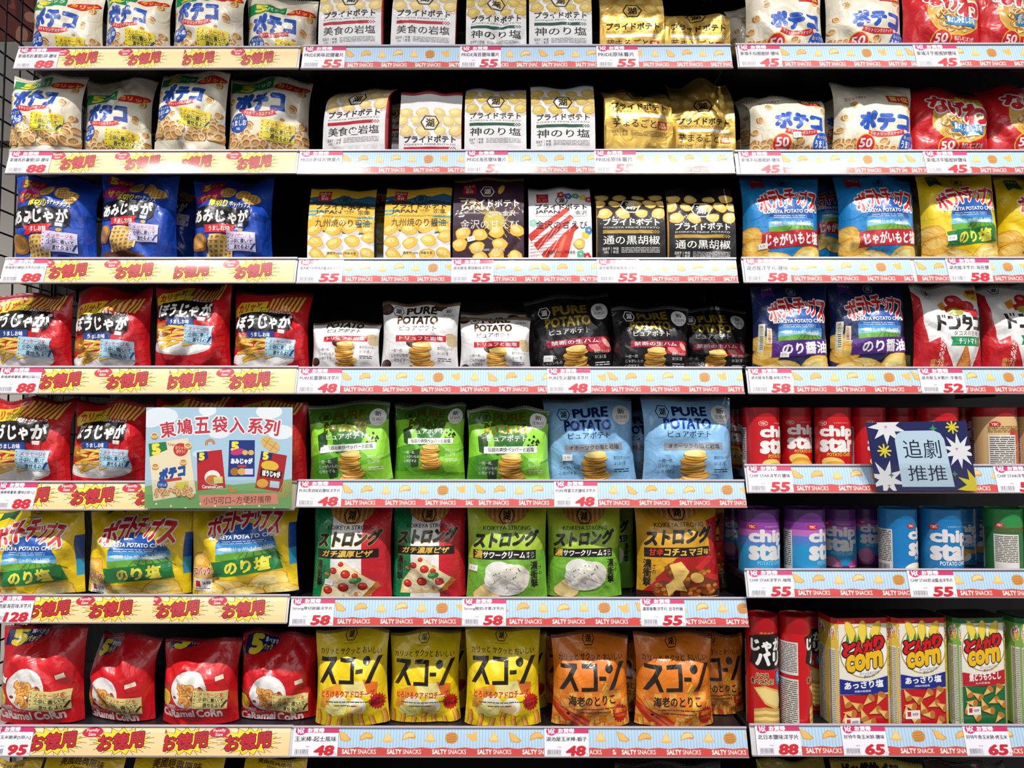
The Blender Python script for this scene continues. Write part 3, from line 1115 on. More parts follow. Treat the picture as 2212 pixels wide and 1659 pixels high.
def strong(kind):
    d = {'pizza': 'chip bag striped green, white, red with pizza slice', 'cream': 'lime green chip bag with whipped cream picture', 'gochu': 'gold and red chip bag with fried chicken picture'}[kind]
    base = {'pizza': '#e9e7e2', 'cream': '#76b636', 'gochu': '#d39a1e'}[kind]
    A = Art(base, B=.038, lean=.07, cr=.8, pinch=.05, seal={'pizza': '#1c4f35', 'cream': '#8a8f3a', 'gochu': '#8a6420'}[kind], desc=d)
    ink = '#1d1712'
    if kind == 'pizza':
        A.rect(0, 0, 26, 150, '#148049').rect(66, 0, 100, 150, '#c9202b')
        r = random.Random(4)
        for k in range(60):
            x, y = r.choice((r.uniform(0, 26), r.uniform(66, 100))), r.uniform(4, 34)
            A.ell(x, y, .35, .35, '#e8e2d8', 0, 6)
    elif kind == 'cream':
        A.poly([(0, 0), (100, 0), (100, 58), (0, 70)], '#b9c832').poly([(0, 34), (100, 30), (100, 60), (0, 72)], '#a3c436')
    else:
        A.poly([(30, 150), (20, 96), (45, 72), (100, 64), (100, 150)], '#b3191c').poly([(0, 118), (24, 96), (30, 150), (0, 150)], '#c4181c').poly([(84, 30), (100, 26), (100, 100), (90, 80)], '#b3191c').rect(0, 112, 100, 150, '#3a1712')
    A.p('food_print').ell(50, 8, 29, 23, '#b87a35')
    for k in range(9):
        x = 25 + k * 6.2
        hh = 23 * math.sqrt(max(0, 1 - ((x - 50) / 29) ** 2))
        A.poly([(x - 1.7, 0), (x + 1.9, 0), (x + .9 + (50 - x) * .04, 8 + hh * .94), (x - .9 + (50 - x) * .04, 8 + hh * .94)], '#dba65c')
    A.p('logo').hexmark(50, 20, 10.5, ink, 9.6)
    A.p('small_lettering').t('KOIKEYA STRONG', 20, 32, 80, 37, ink, .02)
    A.p('title_lettering').t('ストロング', 8, 39, 90, 56, ink, .07, sh=.22, slope=-2, out=((.1, '#c9a24a'),) if kind != 'cream' else ())
    A.p('flavour_band').rect(7, 60, 87, 71, '#1b1613', sk=.5)
    gl = '#e2b64a'
    if kind == 'pizza':
        A.t('ガチ濃厚ピザ', 14, 61.5, 80, 69.5, gl, .03, sh=.2)
    elif kind == 'cream':
        A.t('濃', 9, 61, 19, 70.5, gl, .03, sh=.1).t('サワークリーム', 20, 62, 73, 69.5, '#f2efe8', .04, sh=.2).t('オニ\nオン', 75, 62, 85, 69.5, '#f2efe8', .02)
    else:
        A.t('甘辛', 13, 61.5, 29, 69.5, '#d8342a', .04, sh=.15).t('コチュマヨ', 30, 61.5, 78, 69.5, gl, .04, sh=.2).t('味', 80, 62.5, 86, 69.5, gl, .02)
    A.p('slogan_lettering')
    x0 = 80 if kind == 'cream' else 6
    A.t('濃\n衝\n撃', x0, 74, x0 + 9, 106, ink, .03, lead=.95).t('さ\nの', x0 + 10, 80, x0 + 14, 91, ink, .02)
    A.p('food_print')
    if kind == 'pizza':
        A.poly([(40, 73), (86, 104), (80, 112), (62, 122), (12, 124), (14, 108)], '#e9c98a').poly([(40, 74), (80, 102), (76, 118), (16, 120), (18, 104)], '#f1dfb4').poly([(84, 100), (88, 106), (70, 122), (64, 120)], '#b5702c')
        r = random.Random(6)
        for k in range(22):
            A.ell(r.uniform(20, 76), r.uniform(86, 120), r.uniform(2, 4.5), r.uniform(1.4, 3), ('#e6b964', '#d98e4a', '#f7ecd0')[k % 3], r.uniform(0, 90), 10)
        for x, y, w in ((46, 90, 6), (30, 86, 5), (42, 107, 7), (22, 111, 6), (66, 106, 6), (40, 78, 3.5), (58, 92, 4)):
            A.ell(x, y, w, w * .85, '#9c1a16').ell(x, y - .6, w * .85, w * .7, '#cf2f22').ell(x - w * .3, y - w * .3, w * .3, w * .2, '#e98a72', 0, 8)
        A.ell(58, 98, 8, 4, '#2c7a35', -12).ell(56, 97, 5, 2, '#66b060', -12)
    elif kind == 'cream':
        for k in range(7):
            A.ell(30 - k * .8, 108 + k * 1.4, 17, 10, '#b98a3c', -20 + k * 4, 14).ell(30 - k * .8, 107.4 + k * 1.4, 16.4, 9.5, '#eed28e', -20 + k * 4, 14)
        A.ell(50, 96, 28, 20, '#e9e4da').ell(40, 86, 17, 13, '#f1ede5').ell(62, 92, 17, 15, '#e2dacd').ell(48, 104, 22, 12, '#efeae1')
        for k in range(9):
            A.line([(30 + k * 4, 104 - k), (42 + k * 3, 92 + k * 1.5), (54 + k * 2.4, 100 + k * .8)], .9, ('#cdbda6', '#fbf8f2', '#d8cab5')[k % 3])
        r = random.Random(9)
        for k in range(16):
            A.ell(r.uniform(30, 70), r.uniform(82, 108), 1.2, .7, '#4f7a2c', r.uniform(0, 90), 6)
    else:
        r = random.Random(11)
        for x, y, w in ((30, 110, 13), (52, 96, 14), (74, 92, 13), (84, 108, 12), (62, 114, 13), (40, 86, 10)):
            A.ell(x, y, w, w * .85, '#7a3a14', 0, 12)
            for k in range(10):
                a, q = r.uniform(0, 6.28), r.random()
                A.ell(x + w * q * math.cos(a), y + w * .8 * q * math.sin(a), w * .24, w * .18, ('#b5651f', '#d98a34', '#98491a')[k % 3], 0, 8)
        A.poly([(36, 80), (50, 76), (60, 88), (52, 100), (58, 112), (44, 110), (36, 118), (32, 104), (42, 96)], '#efc76a').ell(70, 96, 9, 6, '#eebd5c', 20).poly([(66, 84), (86, 70), (92, 74), (74, 88)], '#c62a24').poly([(82, 90), (99, 96), (96, 102), (80, 96)], '#d2322a')
        A.p('small_lettering').lines(56, 119, 96, 121, 1, '#d8b46a', 2)
    return A


def scone(kind):
    y = kind == 'cheese'
    A = Art('#efcf14' if y else '#e07a1c', B=.038, lean=.07, cr=.9, pinch=.07, seal='#a58a1e' if y else '#8f4a1a', sealh=5, desc='yellow corn-stick bag with bold black lettering' if y else 'orange corn-stick bag with bold black lettering')
    ink = '#1d1610'
    A.p('food_print')
    if y:
        A.poly([(14, 84), (38, 74), (44, 104), (8, 108)], '#e69a2c').poly([(40, 72), (74, 72), (84, 80), (84, 92), (44, 90)], '#f2e08c').poly([(70, 70), (90, 76), (88, 92), (76, 88)], '#e2701f').ell(36, 100, 14, 10, '#f3ecd0').ell(62, 104, 12, 11, '#f6f2e2').ell(60, 108, 9, 7, '#e8c58c').poly([(18, 104), (34, 100), (48, 106), (44, 116), (24, 120), (14, 112)], '#f3e68a')
    else:
        for i in range(10):
            for j in range(5):
                if (i + j) % 2 == 0:
                    A.rect(i * 10, 78 + j * 10, i * 10 + 10, 88 + j * 10, '#e6a548' if (i * 7 + j) % 3 else '#e89038')
        A.poly([(0, 92), (16, 100), (38, 108), (58, 122), (70, 130), (70, 145), (10, 140), (22, 122), (0, 100)], '#c4361a').poly([(4, 96), (30, 108), (50, 120), (40, 124), (18, 110)], '#e0603a').ell(20, 106, 2, 1.6, '#1c120e').line([(0, 86), (20, 104), (8, 84)], .8, '#b92f18').line([(24, 108), (58, 132), (78, 140)], 1, '#8f1d12')
        for k in range(8):
            A.line([(70 + k, 66 + k * 5), (64 + k * 2, 76 + k * 5)], 2.0 - k * .1, '#f2c22c')
        for x, yy in ((64, 66), (82, 64), (72, 74), (86, 80)):
            A.ell(x, yy, 1.2, 1.2, '#f4b24a', 0, 8)
    for k, x in enumerate((6, 20, 36, 52, 66, 80, 94)):
        a, b = (108, 140)
        yy = 112 + (k * 37 % 11)
        ln = [(x + 2 * math.sin(k + q), yy + q * 6.5) for q in range(6)]
        A.line(ln, 7, '#b86a1c').line([(u - .6, v) for u, v in ln], 5, '#e39a3a' if y else '#dfa03c').line([(u - 1.2, v) for u, v in ln], 1.6, '#f2bd62')
    A.p('logo').hexmark(48, 18, 8.2, ink, 7.6).t('KOIKEYA', 40, 27.5, 58, 28.8, ink, 0)
    A.p('slogan_lettering').t('カリッと サクッと おいしい', 7, 33, 93, 40.5, ink, .02)
    A.p('title_lettering')
    s = 4.6
    # the angular brand lettering is drawn stroke by stroke
    A.poly([(9, 44), (31, 44), (31, 49), (13, 76), (7, 76), (23, 49), (9, 49)], ink).poly([(20, 61), (24, 57), (33, 76), (27, 76)], ink)
    A.poly([(37, 44), (58, 44), (58, 76), (36, 76), (36, 71), (52.5, 71), (52.5, 49), (37, 49)], ink)
    A.rect(60, 58, 69.5, 63, ink).ell(73.5, 49, 5.3, 5.3, ink).poly([(89, 43), (95, 43), (80, 76), (73, 76)], ink)
    if y:
        A.p('flavour_lettering').t('とろけるクアドロチーズ', 11, 84, 86, 93, '#c8201c', .03)
        A.p('small_lettering').lines(18, 98, 80, 99.6, 1, '#4a3a12', 1, .5, .8).lines(30, 103, 62, 104.6, 1, '#4a3a12', 2, .5, .8)
        A.p('burst_badge').star(88, 101, 11, 8.6, 16, '#c6171c', 1.1).t('カリサク\n軽快食感', 80, 96, 96, 106, '#3a0a08', .02)
    else:
        A.p('flavour_lettering').t('海老のとりこ', 20, 82, 82, 94, '#2a1009', .03)
        A.p('small_lettering').lines(26, 98, 80, 99.6, 1, '#5a2a12', 1, .5, .8).lines(34, 103, 76, 104.6, 1, '#5a2a12', 2, .5, .8)
        A.p('burst_badge').star(88, 106, 11, 8.6, 16, '#b8201c', 1.1).t('濃密!!', 81, 100, 95, 106, '#e8902c', .04).t('ハジける香り', 81, 108, 95, 111, '#e8902c', .02)
    return A


def crisps(kind, multi=False):
    base = {'blue': '#1583c9', 'yellow': '#ecc90f', 'navy': '#16275a'}[kind]
    d = {'blue': 'sky blue potato chip bag with red banner', 'yellow': 'yellow potato chip bag with green banner', 'navy': 'navy potato chip bag with purple banner'}[kind]
    if multi:
        d = 'large yellow potato chip multipack with green banner'
    A = Art(base, B=.044 if multi else .036, lean=.04 if multi else .06, cr=1.6 if multi else 1.0, pinch=.03 if multi else .06, seal={'blue': '#0f6fae', 'yellow': '#b59c14', 'navy': '#121d40'}[kind], desc=d)
    if multi:
        A.xf = (.88, .78, 5, -2)
    A.p('food_print')
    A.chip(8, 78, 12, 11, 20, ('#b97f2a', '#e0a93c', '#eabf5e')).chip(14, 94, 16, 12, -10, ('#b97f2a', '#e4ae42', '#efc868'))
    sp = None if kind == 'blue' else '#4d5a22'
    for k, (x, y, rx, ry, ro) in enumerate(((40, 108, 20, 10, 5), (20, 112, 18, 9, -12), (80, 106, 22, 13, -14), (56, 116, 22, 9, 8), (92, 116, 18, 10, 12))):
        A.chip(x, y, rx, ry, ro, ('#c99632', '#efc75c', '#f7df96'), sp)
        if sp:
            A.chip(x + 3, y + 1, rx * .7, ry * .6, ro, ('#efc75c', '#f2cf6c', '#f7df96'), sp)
    A.p('landscape_print').poly([(28, 74), (28, 56), (34, 44), (46, 36), (60, 34), (74, 38), (84, 48), (88, 60), (88, 74)], '#2156a8')
    A.poly([(28, 74), (28, 56), (88, 58), (88, 74)], '#3d8fd0').poly([(28, 74), (28, 62), (88, 63), (88, 74)], '#7fbfe4').ell(38, 63, 8, 1.6, '#dcecf6').ell(74, 65, 10, 1.8, '#dcecf6').poly([(28, 76), (28, 69), (58, 66), (88, 68), (88, 76)], '#6aa83a')
    for k in range(6):
        A.line([(58 + k * 5, 67), (50 + k * 9, 76)], 1, '#3f7a2a')
    A.p('corner_tab').poly([(12, 0), (30, 0), (30, 16), (21, 12), (12, 16)], {'blue': '#a81f2c', 'yellow': '#1f5a38', 'navy': '#5a2a86'}[kind]).t('1962', 14, 2, 28, 5, '#d9c9a8', 0)
    A.p('logo').hexmark(54, 6, 7, '#1a1a22' if kind != 'navy' else '#d5d8e2', 6).t('KOIKEYA', 46, 14.5, 62, 16, '#5a4a12' if kind == 'yellow' else '#c8d4e6', 0)
    A.p('title_lettering')
    chs = 'ポテトチップス'
    xs = (17, 31, 43, 52, 65, 72, 82)
    ws = (14, 13, 10, 13, 8, 10, 12)
    for k, ch in enumerate(chs):
        u = (k - 3) / 3
        y0 = 17 + 7 * u * u - u * 1.0
        hh = 22 + 2.2 * abs(u)
        if ch == 'ッ':
            y0 += 6
            hh -= 7
        A.t(ch, xs[k], y0, xs[k] + ws[k], y0 + hh, '#cf2026', .046, rot=u * 9, out=((.105, '#f3f0ea'),))
    A.p('brand_lettering').t('KOIKEYA POTATO CHIPS', 22, 47, 90, 51.5, '#f0f2f4', .035, slope=-.6)
    A.p('small_lettering').lines(34, 54, 78, 58.4, 2, '#cfe0ee', 2, .45, .35).t('国産じゃがいも100%', 36, 60.5, 84, 65.5, '#f0f4f6', .015, slope=-.4)
    bc = {'blue': '#b8242c', 'yellow': '#207a3c', 'navy': '#52267e'}[kind]
    A.p('flavour_banner')
    if kind == 'yellow':
        A.poly([(22, 78), (90, 70), (94, 90), (22, 96), (26, 87)], bc).t('のり塩', 38, 75.5, 82, 90.5, '#f1e04a', .05, slope=-2)
    else:
        A.poly([(20, 75), (96, 71), (98, 91), (20, 95)], bc).t('じゃがいもと塩' if kind == 'blue' else 'のり醤油', 25 if kind == 'blue' else 33, 76, 94, 90.5, '#f4f1ee', .04, slope=-1.6)
    if kind == 'navy':
        A.p('paper_slip').rect(4, 52, 11, 88, '#d9d6bd', 2).t('焼\nの\nり', 6, 54, 9.5, 66, '#3a3a2a', 0).lines(6, 68, 9.5, 86, 7, '#3a3a2a', 3).rect(13, 58, 20, 78, '#d8c8a8', 2).t('丸\n大\n豆\n醤\n油', 14.8, 60, 18.4, 76, '#a02a22', .02)
    if multi:
        A.p('side_print').rect(102, 36, 112, 66, '#1d4fa5').rect(102, 66, 112, 86, '#2f9fc8')
        A.p('pack_count_label').t('5コパック', -2, 84, 22, 93, '#c22a2a', .05, rot=-4, out=((.11, '#f5f1e6'),))
        A.p('charity_label').rect(0, 97, 22, 112, '#eceae4').poly([(3, 100), (9, 100), (9, 107), (3, 107)], '#cc2a26').t('WFP', 11, 101, 20, 106, '#33373c', .02).lines(2, 109, 20, 111, 1, '#555555')
    return A


def dontaco():
    A = Art('#e9e7e4', B=.036, lean=.07, cr=.9, seal='#c9c7c6', side='#c41a22', desc='white and red tortilla chip bag with black lettering')
    A.poly([(0, 6), (6, 40), (14, 84), (30, 76), (40, 100), (52, 125), (0, 140)], '#c41a22').poly([(100, 84), (92, 86), (84, 104), (74, 130), (100, 140)], '#c41a22').poly([(0, 6), (10, 18), (8, 60), (0, 80)], '#c41a22')
    A.p('food_print').ell(58, 26, 12, 11, '#c2202a', 20).ell(72, 33, 12, 9, '#b51b24').ell(55, 22, 4, 3, '#e88a86', 20).poly([(30, 30), (42, 24), (44, 36), (32, 40)], '#d98a1e').poly([(40, 34), (54, 28), (54, 40), (40, 42)], '#b3261e').ell(54, 41, 11, 6, '#9a9a34').ell(40, 20, 7, 4, '#efe6c8').poly([(74, 40), (88, 36), (92, 46), (80, 50)], '#c2202a').poly([(64, 84), (78, 126), (50, 126)], '#c9692a').poly([(64, 88), (74, 122), (54, 122)], '#dd8a3c')
    r = random.Random(3)
    for k in range(14):
        A.ell(64 + r.uniform(-8, 8) * (.3 + k / 16), 98 + k * 1.8, 1, .8, ('#a8481c', '#f0b45c')[k % 2], 0, 6)
    A.p('round_badge').ell(88, 12, 14, 11, '#efc61e').t('軽快', 79, 4, 97, 11, '#b5201c', .06).t('クリスピー\n食感', 79, 12, 97, 20, '#8a3a14', .02)
    A.p('logo').hexmark(23, 10, 7.4, '#221f1e', 6.6).t('KOIKEYA', 15, 18.5, 31, 20, '#55504c', 0)
    A.p('title_lettering')
    ink = '#26211f'
    # angular block letters drawn stroke by stroke
    A.rect(24, 46, 28.5, 68, ink).poly([(28, 53), (37, 57), (37, 61.5), (28, 57.5)], ink).rect(31, 45.5, 33, 50, ink).rect(34.6, 45.5, 36.6, 50, ink)
    A.rect(41, 47, 48, 51.5, ink).poly([(51, 47), (56, 47), (56, 62), (51, 67), (40, 67), (40, 62.5), (49, 62.5), (51, 60)], ink)
    A.poly([(61, 46), (66, 46), (66, 49), (76, 49), (76, 61), (69, 68), (63, 68), (70, 61), (70, 53.5), (64, 53.5), (64, 59), (59, 59), (59, 52)], ink).rect(64, 56.5, 72, 60, ink)
    A.poly([(79, 48), (95, 48), (95, 67), (78, 67), (78, 62.5), (89.5, 62.5), (89.5, 52.5), (79, 52.5)], ink)
    A.poly([(97, 48), (110, 48), (110, 53), (103, 67), (97, 67), (104, 53), (97, 53)], ink)
    A.p('subtitle_lettering').t('タコスの王様', 46, 69, 86, 75.5, '#3a3533', .01)
    A.p('flavour_ribbon').poly([(42, 77), (94, 77), (91, 83), (94, 90), (42, 90), (45, 83)], '#1c8a52').t('チリトマト', 53, 79.5, 82, 87.5, '#f2f4ee', .03)
    A.p('slogan_lettering').t('贅\n沢\nな\n味\nわ\nい', 27, 78, 35, 124, '#f4ece6', .02, slope=4).t('焼いて\n揚げる', 18, 108, 36, 120, '#d99a4a', .03)
    return A


def jagabag(kind):
    net = kind == 'net'
    A = Art('#1747b0' if net else '#cb1620', B=.046, lean=.05, cr=1.4, pinch=.07, seal='#16317a' if net else '#9c1219', side='#143c98' if net else '#b3121b', desc='blue waffle-crisp multipack with black title cloud' if net else 'red fry-snack multipack with black title cloud')
    if net:
        r = random.Random(2)
        for i in range(10):
            for j in range(12):
                if r.random() < .4:
                    A.rect(i * 10, 30 + j * 8, i * 10 + 10, 38 + j * 8, '#1b50bd' if r.random() < .5 else '#143f9e')
        A.p('pack_count_label').poly([(10, 0), (38, 0), (38, 9), (10, 12)], '#c01c26').t('5', 13, 1, 20, 10, '#f2d32c', .06).t('パック', 22, 3, 36, 8, '#f2d32c', .03)
        A.p('slogan_blob').poly([(6, 21), (20, 12), (52, 8), (56, 14), (52, 23), (40, 24), (24, 28), (18, 33), (14, 30), (6, 31)], '#cf1f72').t('ザクッ', 11, 19, 34, 28, '#f3dc3a', .05, rot=-8)
        A.p('food_print')
        for x, y in ((46, 16), (66, 19), (78, 26)):
            A.ell(x, y, 9.5, 8, '#b98432', 0, 20).ell(x, y, 8.6, 7.2, '#ecc069', 0, 20)
            for q in (-5, -1.7, 1.7, 5):
                A.line([(x + q, y - 5.5), (x + q, y + 5.5)], .8, '#a87428').line([(x - 6.5, y + q * .85), (x + 6.5, y + q * .85)], .8, '#a87428')
        A.p('title_lettering').t('厚切り', 27, 27, 50, 36.5, '#f0d437', .05, slope=1, out=((.1, '#17120e'),)).t('ポテトチップス', 52, 31, 79, 37, '#f1eee6', .04, slope=2, out=((.1, '#17120e'),))
        A.p('title_cloud').poly([(5, 42), (10, 37), (30, 36), (60, 38), (78, 40), (80, 46), (78, 58), (74, 62), (40, 61), (10, 62), (4, 56)], '#17120e').t('あみじゃが', 8, 41, 77, 57, '#eceae8', .05)
        A.p('flavour_banner').poly([(22, 60), (60, 58.5), (57, 64), (60, 69), (22, 69.5), (25, 65)], '#d8232c').t('うましお味', 29, 61.2, 54, 67.4, '#f5efe8', .03)
        A.p('food_print').ell(14, 80, 13, 11, '#9c6424').ell(13, 79, 11, 9, '#c98f3c').poly([(22, 100), (30, 76), (44, 70), (56, 80), (52, 98), (36, 104)], '#b0792c')
        for k in range(6):
            A.line([(24 + k * 6, 102 - k), (32 + k * 5, 72 + k * 1.4)], 2.4, '#eccb7c').line([(25 + k, 98 - k * 5), (53 + k * .4, 94 - k * 4.4)], 2.2, '#e4bd68')
        for k in range(5):
            A.line([(40 + k * 5, 72), (52 + k * 4, 80)], 1.8, '#d9aa50')
        A.poly([(10, 102), (50, 100), (66, 106), (70, 110), (10, 112)], '#5a3218')
        A.p('small_pack_print').rect(62, 56, 72, 68, '#2a4a86', 4).rect(63, 57, 71, 61, '#e8e8ea', 4).ell(67, 65, 3.4, 2, '#d9b05a')
        A.p('message_note').note(49, 68, 86, 90, '#d5ccec', rot=4)
    else:
        for k in range(12):
            A.poly([(86 + (k % 2) * 4, 30 + k * 7), (97, 26 + k * 7), (97, 32 + k * 7), (86 + (k % 2) * 4, 36 + k * 7)], '#d8242c')
        A.p('slogan_blob').poly([(2, 12), (10, 2), (48, -2), (46, 10), (34, 16), (16, 19), (4, 22)], '#f1d32a').t('カリッと', 8, 3, 40, 14, '#d1332a', .06, slope=-3)
        A.p('food_print')
        for k in range(8):
            A.line([(50 + k * 5, 12 + k * .4), (54 + k * 5.4, -6)], 3.4, '#c98a2a').line([(50 + k * 5, 12 + k * .4), (54 + k * 5.4, -6)], 2.4, '#f0c85a')
        A.p('title_lettering').t('細型', 30, 8.5, 50, 18.5, '#f0d437', .05, slope=1, out=((.1, '#17120e'),)).t('ポテトスティック', 51, 13.5, 79, 18.8, '#f1eee6', .04, slope=.6, out=((.1, '#17120e'),))
        A.p('title_cloud').poly([(7, 24), (13, 18), (40, 16), (78, 18), (83, 23), (82, 38), (78, 42), (40, 41), (12, 43), (8, 38)], '#17120e').t('ぼうじゃが', 10, 20.5, 81, 38, '#efedea', .05)
        A.p('food_print').ell(16, 55, 16, 10, '#8f4e1e').ell(15, 53, 12, 7, '#b8742c').ell(44, 76, 42, 11, '#d8d5cf').ell(44, 74.5, 40, 10, '#eeece8')
        r = random.Random(8)
        for k in range(20):
            x, y, a = r.uniform(18, 60), r.uniform(50, 76), r.uniform(-60, 20)
            q = 11
            p0 = (x - q * math.cos(math.radians(a)), y - q * math.sin(math.radians(a)) * .6)
            p1 = (x + q * math.cos(math.radians(a)), y + q * math.sin(math.radians(a)) * .6)
            A.line([p0, p1], 3.6, '#c58422').line([p0, p1], 2.5, ('#edbb46', '#f2c95e')[k % 2])
        A.p('flavour_banner').rect(25, 41, 62, 49.5, '#1d3f8a', sk=.3).t('うましお味', 31, 42.8, 56, 48.2, '#f1f0ee', .03)
        A.p('small_pack_print').rect(66, 39, 77, 50, '#b8222a', 5).rect(67.5, 39.5, 75.5, 44, '#eceae4', 5)
        A.p('message_note').note(50, 50, 87, 73, '#a9cfe2', rot=4)
    return A


def caramel():
    A = Art('#cb141d', B=.048, lean=.08, cr=1.2, pinch=.06, seal='#9b1018', side='#b3111a', desc='red caramel corn-puff multipack')
    A.p('pack_count_label').poly([(6, 4), (46, 2), (50, 8), (42, 18), (24, 24), (4, 24)], '#191f63').t('5', 13, 6, 26, 23, '#f2d82c', .07).t('パック', 28, 13, 42, 19, '#f2d82c', .04, rot=-6).t('食べきり', 29, 6, 48, 11.5, '#e9eaf2', .04, rot=4)
    A.p('food_print').ell(44, 69, 24, 23, '#e9e6e2', n=28)
    r = random.Random(5)
    for k in range(22):
        a, q = r.uniform(0, 6.28), math.sqrt(r.random()) * .75
        x, y = 44 + 22 * q * math.cos(a), 74 + 16 * q * math.sin(a)
        s0 = r.uniform(0, 6)
        cur = [(x + 4.6 * math.cos(s0 + t), y + 3.8 * math.sin(s0 + t)) for t in np.linspace(0, 3.6, 6)]
        A.line(cur, 5, '#a85c1c').line(cur, 3.8, '#dc953e').line([(u - .5, v - .7) for u, v in cur], 1.3, '#edb566')
    for x, y in ((26, 78), (50, 80), (60, 66)):
        A.ell(x, y, 2.6, 1.8, '#8a3a22', 20, 10)
    A.p('peanut_badge').ell(10, 80, 9, 10, '#ecd23c').t('ロースト\nピーナッツ\n入', 3.5, 74.5, 16.5, 86, '#6a3a16', .0).ell(8, 67, 2.4, 3, '#9c5a26', 20).ell(15, 67, 2.4, 3, '#9c5a26', -10)
    A.p('small_pack_print').poly([(76, 53), (88, 50), (92, 64), (79, 67)], '#b81018').poly([(78, 54), (87, 51.5), (88.5, 57), (79, 59)], '#e9dcc0')
    A.p('message_note').note(51, 70, 92, 93, '#dccf82', ink='#2b2a24', rot=5, pen='#4a2418')
    A.p('title_lettering').t('Tohato', 5, 86, 27, 92, '#ecdedc', .03).t('CaRamel', 5, 95, 50, 105, '#eee3e1', .045).t('CoRn', 54, 94.5, 85, 105, '#eee3e1', .045).t('キャラメルコーン', 14, 92.4, 44, 95, '#eee3e1', .03)
    return A


def plain(base, kind='film', **kw):
    return Art(base, kind=kind, **kw)


def lays():
    A = Art('#efc81a', B=.05, lean=.10, cr=1.0, pinch=.02, seal='#d8b214', desc='plump yellow chip bag')
    A.p('product_lettering').t('美國經典原味', 22, 13, 78, 21, '#5e3a12', .03, arch=2).t('Original', 38, 22.5, 60, 26.5, '#6a4a18', .03, sh=.2)
    A.p('print').poly([(0, 36), (30, 30), (60, 27), (100, 34), (100, 60), (0, 60)], '#d3341f').poly([(0, 42), (30, 35), (60, 32), (100, 40), (100, 70), (0, 70)], '#f2d98a')
    return A


def star_can(kind):
    base = {'red': '#c9161e', 'purple': '#5d2a72', 'blue': '#1579b8', 'beige': '#d8b67e', 'green': '#2f6f3c'}[kind]
    A = Art(base, W=200, kind='card', desc={'red': 'red chip can with rounded white lettering', 'purple': 'purple-to-blue chip can with pink ball picture', 'blue': 'blue chip can with egg picture', 'beige': 'beige and red chip can turned to its label', 'green': 'green chip can turned to its label'}[kind])
    A.p('print')
    if kind == 'purple':
        A.rect(0, 8, 200, 26, '#8a3f98').rect(0, 20, 200, 34, '#b86ab8').rect(0, 30, 200, 48, '#4d7cc4').rect(0, 44, 200, 140, '#2191c6').rect(0, 96, 200, 140, '#5a2f78')
    if kind == 'beige':
        A.poly([(96, 20), (150, 40), (160, 140), (70, 140)], '#c23a26')
        A.rect(0, 82, 200, 140, '#a81c1c')
        for k in range(5):
            A.line([(60 + k * 20, 130), (90 + k * 10, 60), (140, 30 + k * 9)], 2, '#e3a052')
    if kind == 'green':
        A.rect(0, 0, 200, 20, '#2e8a44')
    A.p('logo').ell(72, 15, 8, 4.6, '#b8242a' if kind != 'red' else '#e6d9c0', n=16).ell(72, 15, 7.2, 4, '#c9161e' if kind != 'blue' else '#b8242a', n=16).t('YBC', 67, 12.8, 77, 17.2, '#f2e6d0', .02)
    if kind in ('red', 'purple', 'blue'):
        A.p('small_lettering').t('ヤマザキビスケット', 92, 13.5, 120, 16, '#e8dcc8', 0)
        wc = '#f1ede8' if kind == 'red' else '#dfd9d8'
        A.p('title_lettering').t('chip', 68, 20, 130, 44, wc, .055).t('star', 68, 43.5, 132, 66, wc, .055)
        A.p('subtitle_lettering').t('POTATO CHIPS', 80, 69, 124, 75, '#e8c53c' if kind == 'red' else '#7fc4e6' if kind == 'purple' else '#e8eef2', .03)
        A.p('food_print')
        if kind == 'red':
            A.ell(90, 88, 21, 11, '#eccb6a', 8).ell(96, 94, 21, 10, '#d99a2c', 8).ell(100, 102, 28, 13, '#e0a32e', 6).ell(98, 101, 25, 10, '#efbf50', 6).ell(102, 114, 28, 12, '#d99a2c', 6)
            A.p('flavour_lettering').t('うましお味', 84, 100, 124, 110, '#8f1410', .06, slope=-1, out=((.14, '#f2e2b0'),))
        elif kind == 'purple':
            A.ell(80, 98, 20, 20, '#a8547e').ell(78, 96, 17, 17, '#c67a9e')
            A.p('flavour_badge').star(128, 100, 18, 14, 7, '#cf4a9a').t('ワンダー味', 116, 96, 140, 104, '#f2e8ef', .04)
        else:
            A.ell(84, 96, 26, 16, '#eee6d2', 10).ell(90, 94, 10, 7, '#efb52c').ell(110, 88, 20, 5, '#dca03a', 12).ell(70, 108, 20, 10, '#e0a83c')
            A.p('flavour_badge').star(128, 104, 14, 10, 6, '#2a57a8').t('バター\nしょうゆ味', 120, 100, 138, 108, '#f2eedd', .02)
    A.p('nutrition_label')
    for x0, x1 in ((4, 40),):
        A.rect(x0, 22, x1, 98, '#dcd8d2')
        A.lines(x0 + 2, 25, x1 - 2, 80, 17, '#4a4644', 5, .6, .5).barcode(x0 + 4, 84, x1 - 6, 96, '#3a3634')
    if kind in ('beige', 'green'):
        A.rect(62, 32, 104, 100, '#dedad2').lines(64, 35, 102, 84, 15, '#55504a', 6, .6, .5).barcode(66, 104, 96, 118)
        A.lines(62, 18, 128, 29, 4, '#8a6a3a', 9, .5, .4)
    return A


